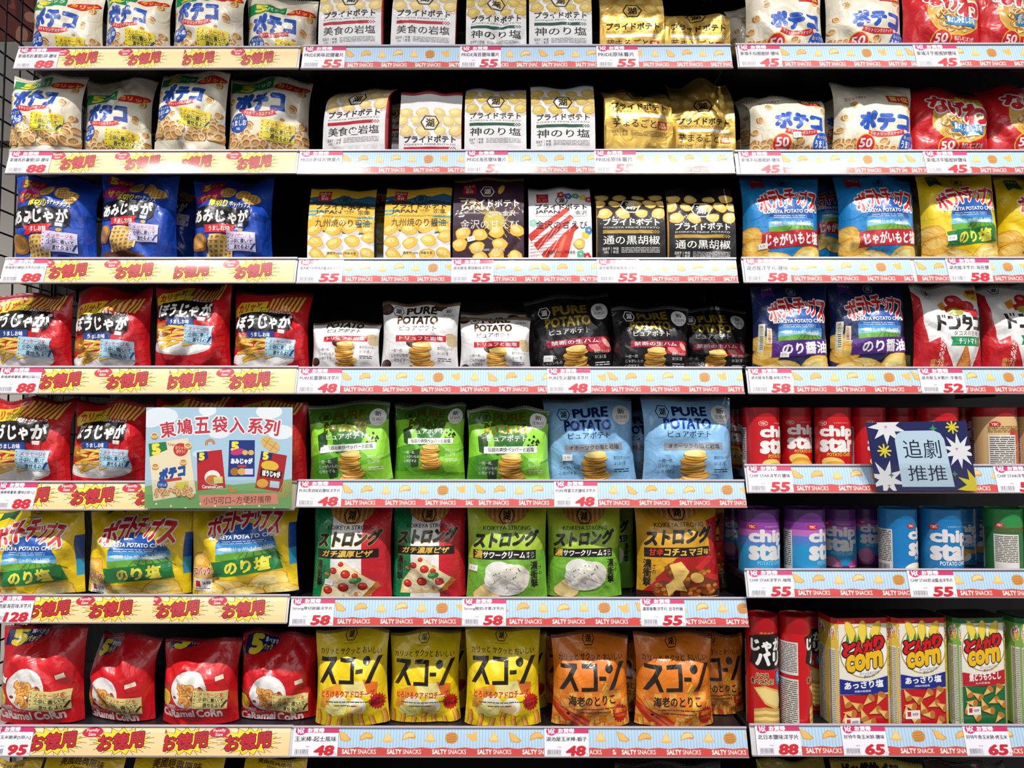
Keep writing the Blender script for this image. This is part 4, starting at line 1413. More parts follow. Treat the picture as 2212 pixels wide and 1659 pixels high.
def jaga_can():
    A = Art('#c9151c', W=200, kind='card', desc='tall red ridged-chip can', abs=True)
    A.rect(0, 0, 200, 26, '#b3121a')
    A.p('brand_lettering').t('ポテルカ', 84, 22, 112, 26.5, '#c9a24a', .03)
    A.p('title_cloud').poly([(60, 34), (76, 28), (124, 26), (138, 34), (136, 60), (142, 86), (120, 96), (80, 96), (62, 84), (66, 60)], '#19120f').t('じゃが', 66, 36, 134, 60, '#f2eeea', .06).t('バリ', 76, 62, 128, 88, '#f2eeea', .07)
    A.p('slogan_lettering').t('ハマる\n食べごたえ!', 64, 104, 110, 126, '#33211a', .04, out=((.12, '#e9cf94'),)).ell(130, 114, 14, 17, '#2f83bf').t('しお\n味', 122, 104, 138, 124, '#f2f0ea', .05)
    A.p('food_print').poly([(70, 134), (92, 128), (126, 140), (136, 164), (120, 178), (92, 164)], '#d9b45c').poly([(74, 136), (92, 132), (122, 143), (131, 162), (119, 172), (94, 160)], '#efd488')
    for k in range(11):
        A.poly([(70, 176 + k * 6), (92, 170 + k * 6), (136, 178 + k * 6), (138, 184 + k * 6), (92, 178 + k * 6), (70, 184 + k * 6)], '#ecd083' if k % 2 else '#c9a24c')
    A.p('small_lettering').t('POTATO CHIPS', 74, 236, 136, 244, '#3a2412', .03)
    A.p('nutrition_label').rect(-4, 44, 46, 110, '#dcd7d0').lines(-2, 47, 44, 106, 17, '#5a5450', 5, .6, .5).rect(-4, 118, 46, 260, '#d8d3cb').lines(-2, 122, 44, 230, 26, '#5a5450', 6, .6, .5).barcode(150, 190, 168, 230)
    A.rect(150, 186, 170, 234, '#e2ddd6').barcode(152, 190, 168, 230)
    A.rect(196, 44, 206, 260, '#dcd7d0')
    return A


def corn_box(g):
    b2 = '#1c6b3a' if g else '#c2181f'
    A = Art('#d9c88c', kind='card', desc='green-topped horn-shaped corn snack carton' if g else 'red-topped horn-shaped corn snack carton')
    F = A
    A.rect(0, 0, 100, 300, '#eae4d6').rect(0, 0, 100, 11, b2).rect(0, 150, 100, 300, b2)
    A.p('brand_lettering').t('House', 12, 3, 34, 8, '#c98a5a', .02, sh=.2)
    A.p('title_print').ell(52, 66, 51, 52, '#b8963c', n=32).ell(52, 66, 48.5, 49.5, '#f2efe8', n=32)
    for x, r_, q in ((26, -24, 1), (50, 2, 1), (76, 24, 1)):
        A.ell(x, 28, 10, 24, '#d9b01e', r_, 16).ell(x - 1, 27, 8, 22, '#efd24a', r_, 16).poly([(x - 9, 30), (x - 12, 50), (x - 2, 56), (x - 4, 44)], '#3f8a35').poly([(x + 9, 30), (x + 12, 50), (x + 2, 56), (x + 4, 44)], '#3f8a35')
    A.p('title_lettering')
    for ch, x0, y0, x1, y1 in (('と', 10, 48, 34, 74), ('ん', 32, 47, 54, 72), ('が', 52, 42, 76, 68), ('り', 74, 36, 92, 62)):
        A.t(ch, x0, y0, x1, y1, '#cc1a22', .08, slope=-2, out=((.15, '#1d1210'),))
    A.t('corn', 16, 71, 88, 99, '#efb91c', .06, slope=-5, out=((.095, '#1d1210'),))
    A.p('slogan_lettering').t('カリッとはじける\n香ばしさ!!', 42, 105, 82, 116.5, '#3a3a7a' if not g else '#a8322a', .01, slope=-2)
    A.p('flavour_banner').poly([(0, 118), (30, 124), (60, 124), (100, 114), (100, 146), (60, 150), (0, 148)], '#1f2c86' if not g else '#b8222a').t('あっさり塩' if not g else '焼とうもろこし', 10 if not g else 16, 123 if not g else 120, 90, 137, '#f0eeea', .05, slope=-2).t('深層水結晶塩' if not g else '丸大豆醤油', 30, 141, 64, 145, '#dfe0ea', .02, slope=-.5)
    A.p('food_print')
    for k, (x, y, a) in enumerate(((14, 164, 60), (36, 172, 30), (60, 160, -40), (84, 156, -60), (22, 186, 10), (48, 192, 70), (74, 182, -20), (92, 188, 30), (10, 200, 90), (62, 204, 0), (30, 216, 40), (84, 218, -50))):
        c = math.radians(a)
        dx, dy = math.cos(c), math.sin(c)
        tip = (x - 17 * dx, y - 17 * dy)
        A.poly([tip, (x + 6 * dx - 9 * dy, y + 6 * dy + 9 * dx), (x + 6 * dx + 9 * dy, y + 6 * dy - 9 * dx)], '#c98a3c').poly([tip, (x + 5 * dx - 7 * dy, y + 5 * dy + 7 * dx), (x + 5 * dx + 6 * dy, y + 5 * dy - 6 * dx)], '#e8bd70').ell(x + 6 * dx, y + 6 * dy, 9, 5.5, '#b8742c', a + 90, 12)
    A.p('charity_label').rect(8, 194, 40, 212, '#ece8e2').poly([(12, 197), (20, 197), (20, 207), (12, 207)], '#cc2a26').t('WFP', 23, 200, 36, 206, '#33373c', .02)
    S = Art('#e8cf7a', kind='card').p('side_print')
    S.rect(-2, 0, 120, 11, b2).rect(-2, 11, 120, 300, '#e3bd3c' if not g else '#7fae4a')
    S.ell(14, 30, 14, 16, '#f2efe8').t('とん', 4, 20, 24, 32, '#cc1a22', .08).t('corn', 5, 33, 24, 43, '#e0a818', .1)
    S.rect(2, 60, 27, 240, '#dedad0').lines(4, 64, 26, 230, 44, '#6a645c', 5, .6, .45).ell(60, 34, 20, 18, '#f2efe8').t('とんがり', 46, 22, 76, 34, '#cc1a22', .06).t('corn', 46, 36, 76, 46, '#e0a818', .06).rect(40, 60, 84, 240, '#dedad0').lines(43, 64, 82, 230, 44, '#6a645c', 7, .6, .45)
    S2 = Art('#e8cf7a', kind='card').p('side_print')
    S2.rect(-2, 0, 120, 11, b2).rect(-2, 11, 120, 300, '#efcd3a' if not g else '#e6cf60').ell(14, 34, 13, 20, '#f2efe8').t('とん\nがり', 4, 22, 24, 46, '#cc1a22', .08)
    for k in range(14):
        S2.ell(4 + (k % 4) * 7, 60 + k * 4, 3.4, 3.4, '#e0b020', 0, 8)
    S2.rect(3, 122, 24, 138, '#f0e05a').rect(3, 160, 26, 200, '#dedad0')
    A.kw['faces'] = (S, A, S2)
    return A
# ================================================================ the room
def structure(name, mb, m):
    return tag(mb.build(name, m), kind='structure')


structure('floor', MB().box(-3.2, 3.2, -4.5, 1.2, -.05, 0), mat('#8e8a84', 'board'))
structure('wall_back', MB().box(-3.2, 3.2, .62, .70, 0, 3.3), mat('#8f8a84', 'wall'))

BAYX = {}
for b in 'LCR':
    BAYX[b] = (min(RG[b, r][0] for r in range(7)), max(RG[b, r][1] for r in range(7)))
GAP1 = P(640, 830, .02).x
GAP2 = P(1604, 830, .02).x
BLACK = mat('#17161a', 'board')
BLACK2 = mat('#0f0f12', 'board')
SILV = mat('#c9c6c8', 'card')
for b, (x0, x1) in {'L': (P(100, 830, .44).x, GAP1), 'C': (GAP1, GAP2), 'R': (GAP2, P(2330, 830, .6).x)}.items():
    root = empty('gondola_back', ((x0 + x1) / 2, .44, .05))
    w = (x1 - x0) / 2 - .004
    MB().box(-w, w, 0, .02, 0, 2.9).build('back_panel', BLACK2, root)
    for k in range(7):
        z = shelf_z(b, k) - .05
        MB().box(-w + .02, w - .02, -.006, 0, z - .02, z + .0).build('cross_rail', BLACK, root)
    book(root, 'black back panel rising behind all shelves of the ' + SHELF_NAME[b], 'panel', b, 0, 'back panels of the shelving', exact='black steel back panel behind the shelves of the ' + SHELF_NAME[b])
    # black posts stand at both bay ends
for x, what in ((GAP1, 'between family-size bay and middle bay'), (GAP2, 'between middle bay and far bay'), (P(100, 830, .44).x, 'at the wire-grid end')):
    root = empty('shelf_post', (x, .425, 0))
    MB().box(-.016, .016, -.004, .012, 0, 2.9).build('upright', BLACK, root)
    sl = MB()
    for k in range(84):
        sl.box(-.011, -.006, -.0048, -.004, .2 + k * .025, .213 + k * .025).box(.006, .011, -.0048, -.004, .2 + k * .025, .213 + k * .025)
    sl.build('slot_holes', mat('#050506', 'board'), root)
    MB().box(-.02, .02, -.03, .012, -.0, .02).build('foot', BLACK, root)
    book(root, 'slotted black post', 'post', 'C', 0, None, exact='slotted black upright post ' + what)

for b in 'LCR':
    for r in range(7):
        xa, xb, zb, h = RG[b, r]
        sz = shelf_z(b, r)
        root = empty('display_shelf', ((xa + xb) / 2, 0, zb))
        w = (xb - xa) / 2
        zt = sz - zb
        MB().box(-w, w, .021, DEPTH - .002, zt - .013, zt).build('shelf_board', BLACK, root)
        MB().box(-w, w, .0145, .021, zt - .022, zt).build('front_edge', BLACK, root)
        for x in (-w + .004, w - .008):
            MB().box(x, x + .004, .25, DEPTH - .01, zt - .04, zt - .013).build('bracket', BLACK2, root)
        G = rail_grid(-w, w, 0, h, -.0005, 0, .96)
        n = G.shape[0]
        Gb = G + (0, .0022, 0)
        V = np.concatenate([G.reshape(-1, 3), Gb.reshape(-1, 3)])
        F = np.concatenate([grid_tris(n - 1, 1), grid_tris(n - 1, 1, 2 * n)[:, ::-1]])
        e = []
        for i in range(n - 1):
            for c in (0, 1):
                a, bb = 2 * i + c, 2 * i + 2 + c
                e += [[a, bb, bb + 2 * n], [a, bb + 2 * n, a + 2 * n]]
        e += [[0, 1, 1 + 2 * n], [0, 1 + 2 * n, 2 * n], [2 * n - 2, 2 * n - 1, 4 * n - 1], [2 * n - 2, 4 * n - 1, 4 * n - 2]]
        rail_o = mesh_obj('price_rail', V, np.concatenate([F, np.array(e)]), [SILV], None, None, root, smooth=False)
        q = Matrix.Rotation(-TILT, 4, 'X')
        MB().box(-w, w, -.0040, .0030, h * .965, h * 1.03, q).build('clear_lip', mat('#b9aeb8', 'card'), rail_o)
        MB().box(-w, w, -.0034, .0010, -h * .035, h * .01, q).build('rail_foot', mat('#8d8488', 'card'), rail_o)
        book(root, 'shelf', 'shelf', b, r, 'shelves of the ' + SHELF_NAME[b], exact='black shelf with price rail, %s in the %s' % (ORD[r] if ORD[r] == 'top' else ORD[r] + ' from top', SHELF_NAME[b]))


for b, (x0, x1) in {'L': (BAYX['L'][0], GAP1 - .004), 'C': (GAP1 + .004, GAP2 - .004), 'R': (GAP2 + .004, BAYX['R'][1])}.items():
    # the deep bottom shelf that carries the lowest packages
    zb_ = shelf_z(b, 7)
    root = empty('display_shelf', ((x0 + x1) / 2, 0, zb_))
    w = (x1 - x0) / 2
    MB().box(-w, w, .0, DEPTH - .002, -.024, 0).build('shelf_board', BLACK, root)
    MB().box(-w, w, -.006, 0, -.05, .006).build('price_rail', SILV, root)
    for x in (-w + .004, w - .008):
        MB().box(x, x + .004, .25, DEPTH - .01, -.05, -.024).build('bracket', BLACK, root)
    book(root, 'shelf', 'shelf', b, 7, 'shelves of the ' + SHELF_NAME[b], exact='black bottom shelf under the lowest packages in the %s' % SHELF_NAME[b])
    # the next shelf up, just above the picture, shades the top row
    root = empty('display_shelf', ((x0 + x1) / 2, 0, P(1106, -150, 0).z))
    w = (x1 - x0) / 2
    MB().box(-w, w, .021, DEPTH - .002, .008, .032).build('shelf_board', BLACK, root)
    MB().box(-w, w, .006, .021, .0, .045).build('price_rail', SILV, root)
    for x in (-w + .004, w - .008):
        MB().box(x, x + .004, .25, DEPTH - .01, -.008, .008).build('bracket', BLACK, root)
    book(root, 'shelf', 'shelf', b, 0, 'shelves of the ' + SHELF_NAME[b], exact='black shelf above the top row of packages in the %s' % SHELF_NAME[b])


def rail_piece(name, art, b, r, px0, px1, off, lo, hi, thick, part='paper'):
    ys = ROWS[b][r]
    ym = (ys[2] + ys[3]) / 2
    xa, xb, zb, h = RG[b, r]
    x0, x1 = max(xa + .0005, P(px0, ym, .004).x), min(xb - .0005, P(px1, ym, .004).x)
    G = rail_grid(x0, x1, zb, h, off, lo, hi)
    return sheet(name, art, G, art.W, art.kw['H'], thick, part)


def shape_chip(A, k, x, y, w):
    c = ('#c98d3c', '#e2b05c', '#edc67e')
    k %= 8
    if k == 0:
        A.poly([(x - .9 * w, y - .8 * w), (x - .1 * w, y - .5 * w), (x + .8 * w, y + .4 * w), (x + .3 * w, y + .7 * w), (x - .6 * w, y + .5 * w)], c[0])
        A.poly([(x - .8 * w, y - .7 * w), (x - .1 * w, y - .45 * w), (x + .6 * w, y + .4 * w), (x + .2 * w, y + .6 * w), (x - .5 * w, y + .4 * w)], c[1])
    elif k in (1, 3):
        A.poly([(x - .9 * w, y + .5 * w), (x - .8 * w, y - .2 * w), (x - .2 * w, y - .7 * w), (x + .5 * w, y - .6 * w), (x + .9 * w, y), (x + .7 * w, y + .3 * w), (x, y + .2 * w)], c[0]).poly([(x - .8 * w, y + .4 * w), (x - .7 * w, y - .2 * w), (x - .1 * w, y - .6 * w), (x + .5 * w, y - .5 * w), (x + .75 * w, y), (x, y + .05 * w)], c[1 if k == 1 else 2])
    elif k == 5:
        A.ell(x, y, .85 * w, .8 * w, c[0])
        for q in range(4):
            A.line([(x - .6 * w, y - .35 * w + q * .32 * w), (x + .6 * w, y - .55 * w + q * .32 * w)], .16 * w, '#b5742c')
    elif k == 6:
        A.poly([(x - 1.0 * w, y - .4 * w), (x - .1 * w, y - .4 * w), (x + .5 * w, y - .8 * w), (x + .6 * w, y + .5 * w), (x, y + .7 * w), (x - .5 * w, y + .3 * w)], c[1])
    else:
        A.poly([(x, y - .85 * w), (x + .75 * w, y + .55 * w), (x - .1 * w, y + .7 * w), (x - .75 * w, y + .5 * w)], c[1]).poly([(x, y - .7 * w), (x + .55 * w, y + .4 * w), (x - .55 * w, y + .4 * w)], c[2])


def salty_strip(b, r, p0, p1, n, desc):
    y0, y1 = ROWS[b][r][2:]
    k = (y1 - y0) / 50.0
    W = (p1 - p0) / k
    A = Art('#b4cfe2', W=W, kind='rail', H=50)
    A.p('stripe_pattern')
    x = 1.0
    while x < W:
        A.rect(x, 0, x + 1.7, 36, '#9dbcd6')
        x += 5.2
    A.p('crisp_print')
    i, x = 0, 14.0
    while x < W + 10:
        shape_chip(A, i, x, 16.5 + (i % 3 - 1), 13)
        x += 36 / 1.0
        i += 1
    A.p('red_band')
    pts, i, x = [], 0, 0.0
    while x <= W + 18:
        pts.append((min(x, W), 35.2 + (1.6 if i % 2 else -.6)))
        x += 18
        i += 1
    A.poly([(0, 51)] + pts + [(W, 51)], '#cc4640')
    A.p('lettering')
    x = 10.0
    while x < W:
        A.t('SALTY', x, 38.6, x + 24, 46.8, '#f4ece6', .04).t('SNACKS', x + 26.5, 38.6, x + 57, 46.8, '#f4ece6', .012)
        x += 76
    o = rail_piece('shelf_strip', A, b, r, p0, p1, .0006, .015, .95, .0004)
    book(o, desc, 'shelf strip', b, r, 'printed shelf strips', exact=desc)


def family_strip(b, r, p0, p1, bursts, desc):
    y0, y1 = ROWS[b][r][2:]
    k = (y1 - y0) / 50.0
    W = (p1 - p0) / k
    A = Art('#efcf98', W=W, kind='rail', H=50)
    A.p('band_pattern').rect(0, 0, W, 10, '#f0d9ab').rect(0, 36, W, 51, '#eecb92')
    for bi, bx in enumerate(bursts):
        x = (bx - p0) / k
        A.p('starburst#%d' % bi)
        for q in range(18):
            a = q * math.pi / 9 + .1
            A.line([(x + 40 * math.cos(a), 25 + 19 * math.sin(a)), (x + 54 * math.cos(a), 25 + 27 * math.sin(a))], .7, '#2a1c12')
        A.star(x, 25, 48, 34, 15, '#2a1c12', .52, .1).star(x, 25, 46, 32.5, 15, '#efd435', .52, .1)
        A.p('lettering#%d' % bi).t('お徳用', x - 38, 11, x + 35, 39, '#b81f2e', .045, slope=-3.5, out=((.075, '#2a1210'),), rot=-2)
        A.p('bubble#%d' % bi).poly([(x - 40, 14), (x - 32, 20), (x - 44, 17)], '#c2283c').ell(x - 50, 9, 17, 9, '#c2283c', -6, 20).t('Family\nSize', x - 60, 3, x - 40, 15.5, '#f6eae2', .02, slope=-.6)
    o = rail_piece('shelf_strip', A, b, r, p0, p1, .0006, .015, .95, .0004)
    book(o, desc, 'shelf strip', b, r, 'printed shelf strips', exact=desc)


def price_card(b, r, p0, p1, text, price, grams, desc):
    y0, y1 = ROWS[b][r][2:]
    k = (y1 - y0) / 50.0
    W = (p1 - p0) / k
    s = W / 92.0
    A = Art('#e9e6ee', W=W, kind='rail', H=51)
    A.p('header_band').rect(10 * s, 0, W, 9.5, '#c62a63').ell(15 * s, 5.5, 11 * s, 8, '#c62a63', n=20)
    A.t('LO', 8.5 * s, .7, 21 * s, 5.4, '#f3e4ec', .06).t('PIA', 9 * s, 5.6, 21.5 * s, 10.6, '#f3e4ec', .05).t('お買得', 29 * s, 1.2, 62 * s, 8.8, '#f3e4ec', .06)
    A.p('name_lettering')
    n = sum(1 if ord(c) > 255 else .6 for c in text)
    wd = min(84 * s, n * 11.5)
    A.t(text, 4 * s if wd > 70 * s else 4 * s, 15.5, 4 * s + wd, 15.5 + min(10, max(7, wd / n)), '#25232b', .02)
    A.p('barcode_print').t('%dG' % grams, 27 * s, 32.5, 35 * s, 34.6, '#4a4850', 0).barcode(6 * s, 38, 34 * s, 46, '#6a6870', grams).lines(4 * s, 47, 35 * s, 48.4, 1, '#6a6870', 2)
    A.p('price_lettering').t(price, (46 if len(price) < 3 else 32) * s, 32, 84 * s, 48, '#c8202c', .055, sh=.12).t('元', 86 * s, 44, 90 * s, 48, '#c8202c', 0)
    o = rail_piece('price_card', A, b, r, p0, p1, .0022, -.02, .97, .0005, 'card')
    book(o, desc, 'price card', b, r, 'price cards', exact=desc)


CARDS = {
    ('L', 0): [(30, 125, '東鳩馬鈴薯圈5袋-鹽味', '88', 110)], ('L', 1): [(12, 108, '東鳩馬鈴薯圈5袋-鹽味', '88', 110)], ('L', 2): [(2, 98, '東鳩厚切網狀洋芋片[5袋入]', '88', 70)],
    ('L', 3): [(-10, 86, '東鳩棒棒薯條-鹽味[5袋入]', '88', 70)], ('L', 4): [(-20, 75, '東鳩棒棒薯條-鹽味[5袋入]', '88', 75)], ('L', 5): [(-28, 70, '湖池屋海苔味洋芋片', '128', 135)], ('L', 6): [(-32, 68, '焦糖玉米脆果[5袋入]', '95', 85)],
    ('C', 0): [(653, 745, 'PRIDE美味岩鹽薯片', '55', 58), (993, 1082, 'PRIDE海苔鹽味薯片', '55', 59), (1289, 1379, 'PRIDE原味薯片', '55', 55)],
    ('C', 1): [(645, 738, 'PRIDE美味岩鹽薯片', '55', 58), (1005, 1097, 'PRIDE海苔鹽味薯片', '55', 59), (1284, 1375, 'PRIDE原味薯片', '55', 55)],
    ('C', 2): [(643, 740, '湖池屋九州烤海苔醬油味洋芋片', '55', 53), (975, 1066, '湖池屋金澤甜蝦味洋芋片', '55', 53), (1290, 1382, '湖池屋黑胡椒風味洋芋片', '55', 55)],
    ('C', 3): [(643, 736, 'PURE松露鹽味洋芋片', '48', 52), (1182, 1276, 'PURE生火腿味洋芋片', '48', 53)],
    ('C', 4): [(642, 738, 'PURE黑胡椒岩鹽味洋芋片', '48', 52), (1197, 1291, 'PURE鄂霍次克鹽味洋芋片', '48', 55)],
    ('C', 5): [(627, 721, 'Strong厚切披薩洋芋片', '58', 52), (998, 1093, 'Strong酸奶洋蔥洋芋片', '58', 55), (1384, 1480, '濃厚衝擊洋芋片-甘辛炸雞', '55', 51)],
    ('C', 6): [(632, 730, '玉米棒-起士風味', '48', 78), (1176, 1272, '湖池屋玉米棒-蝦子', '48', 73)],
    ('R', 0): [(1596, 1688, '東鳩手指圈圈餅-鹽味', '45', 76), (1978, 2072, '東鳩洋芋圈圈餅鹽味', '45', 65)], ('R', 1): [(1598, 1690, '東鳩手指圈圈餅-鹽味', '45', 76), (1999, 2094, '東鳩洋芋圈圈餅鹽味', '45', 65)],
    ('R', 2): [(1609, 1707, '湖池屋洋芋片-鹽味', '58', 60), (2048, 2142, '湖池屋洋芋片-海苔鹽', '58', 66)], ('R', 3): [(1619, 1713, '湖池屋海苔醬油味洋芋片', '58', 50), (1988, 2084, '湖池屋玉米脆片-辛番茄', '52', 68)],
    ('R', 4): [(1616, 1712, 'CHIP STAR洋芋片鹽味', '55', 45), (2152, 2248, 'CHIP STAR洋芋片海苔', '55', 46)], ('R', 5): [(1616, 1714, 'CHIP STAR洋芋片-咖哩', '55', 45), (1964, 2064, 'CHIP STAR奶油醬油洋芋片', '55', 47)],
    ('R', 6): [(1634, 1730, '北日本鹽味洋芋片', '88', 115), (1820, 1916, '好待牛角玉米餅-鹽味', '65', 68), (2085, 2182, '好待牛角玉米餅-烤玉米', '65', 67)],
}
for (b, r), lst in CARDS.items():
    for k, c in enumerate(lst):
        where = '%s shelf rail in %s' % (ORD[r], SHELF_NAME[b])
        pos = '' if len(lst) == 1 else ('first of %d on ' % len(lst) if k == 0 else 'last of %d on ' % len(lst) if k == len(lst) - 1 else 'middle one on ')
        price_card(b, r, *c, desc='white price card with red %s, %s%s' % (c[3], pos or 'on ', where))
for r, (a, m, bu) in enumerate(((125, 394, (175, 312)), (108, 392, (168, 308)), (98, 375, (147, 290)), (86, 362, (130, 275)), (75, 345, (60, 200, 340)), (70, 328, (105, 240)), (68, 353, (115, 262)))):
    mm = ROWS['L'][r][1] - 3
    b2 = ((428, 556), (420, 550), (412, 548), (402, 540), (400, 530), (385, 527), (400, 537))[r]
    ww = 'on %s shelf rail' % ORD[r]
    family_strip('L', r, a - 4, m, bu, 'beige strip with red lettering on yellow bursts, wire-grid half ' + ww)
    family_strip('L', r, m, mm, b2, 'beige strip with red lettering on yellow bursts, half beside middle bay ' + ww)
for b in 'CR':
    for r in range(7):
        x0, x1 = ROWS[b][r][:2]
        x0 = CARDS[b, r][0][1] - 3
        end = x1 - 2
        cuts = {('C', 4): [1023], ('C', 3): [1310], ('C', 6): [1330], ('C', 5): [1370], ('R', 2): [1972], ('R', 6): [2016]}.get((b, r), [(x0 + min(end, 2230)) // 2])
        ps = [x0] + cuts + [end]
        for k in range(len(ps) - 1):
            salty_strip(b, r, ps[k] + (8 if (b, r, k) == ('R', 2, 1) else 0), ps[k + 1], k, 'blue striped strip with crisps above red band, %s half of %s shelf rail, %s' % (('first', 'second')[k], ORD[r], SHELF_NAME[b]))
# ================================================================ the packages on the shelves
A_R5, A_R1, A_NG = rings_bag(True), rings_bag(False), nageja()
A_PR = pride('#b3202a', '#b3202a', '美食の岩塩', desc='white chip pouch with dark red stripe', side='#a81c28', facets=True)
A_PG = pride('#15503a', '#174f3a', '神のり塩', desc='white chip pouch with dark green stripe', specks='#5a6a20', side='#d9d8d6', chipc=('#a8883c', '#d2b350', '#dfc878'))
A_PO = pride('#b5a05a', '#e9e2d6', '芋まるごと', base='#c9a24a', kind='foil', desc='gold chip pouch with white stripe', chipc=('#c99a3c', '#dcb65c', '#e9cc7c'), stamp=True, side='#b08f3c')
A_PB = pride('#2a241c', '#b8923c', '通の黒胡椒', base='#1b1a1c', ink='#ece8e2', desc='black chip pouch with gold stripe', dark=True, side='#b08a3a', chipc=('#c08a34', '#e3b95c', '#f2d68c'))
A_JK, A_JP, A_JW = japan('kyushu'), japan('purple'), japan('white')
A_PW = pure('#e9e8e8', '#6a5232', '#2a2422', '#c01f2c', '#f4ecea', 'トリュフと岩塩', '#231e1c', '#7a5a34', 'white chip bag with gold lettering and red band', ex_truffle, '#d8d6d4')
A_PK = pure('#141416', '#cfae3c', '#eceae6', '#a51c38', '#f2e8ea', '禁断の生ハム', '#eceae6', '#5a585c', 'black chip bag with gold lettering and crimson band', ex_ham)
A_PN = pure('#6db52a', '#8a7a1e', '#f1f4ea', '#eceee8', '#2a2c22', '伝説の爽快ペッパーと岩塩', '#1c1c16', '#9aa08c', 'green leaf-printed chip bag with white band', ex_leaf)
A_PU = pure('#86b9e2', '#1f3f8f', '#1f2c44', '#8d9096', '#22242c', 'オホーツクの塩と岩塩', '#14181f', '#7d848e', 'light blue chip bag with navy lettering')
A_SP, A_SC, A_SG = strong('pizza'), strong('cream'), strong('gochu')
A_CY, A_CO = scone('cheese'), scone('shrimp')
A_KB, A_KY, A_KN, A_KM = crisps('blue'), crisps('yellow'), crisps('navy'), crisps('yellow', True)
A_DT, A_JN, A_JF, A_CC, A_LY = dontaco(), jagabag('net'), jagabag('fry'), caramel(), lays()


def put(art, b, r, x0, x1, yt, a=None, **k):
    W = x1 - x0
    Y = .028 if r == 7 else max(k.pop('Y', 0), art.kw.get('B', .034) + .0225)
    # pixel positions are read off at the plane of the bag, so art origin a is in the same pixels
    bag(art, x0, x1, yt, b, r, Y=Y, a_px=yt if a is None else a, **k)


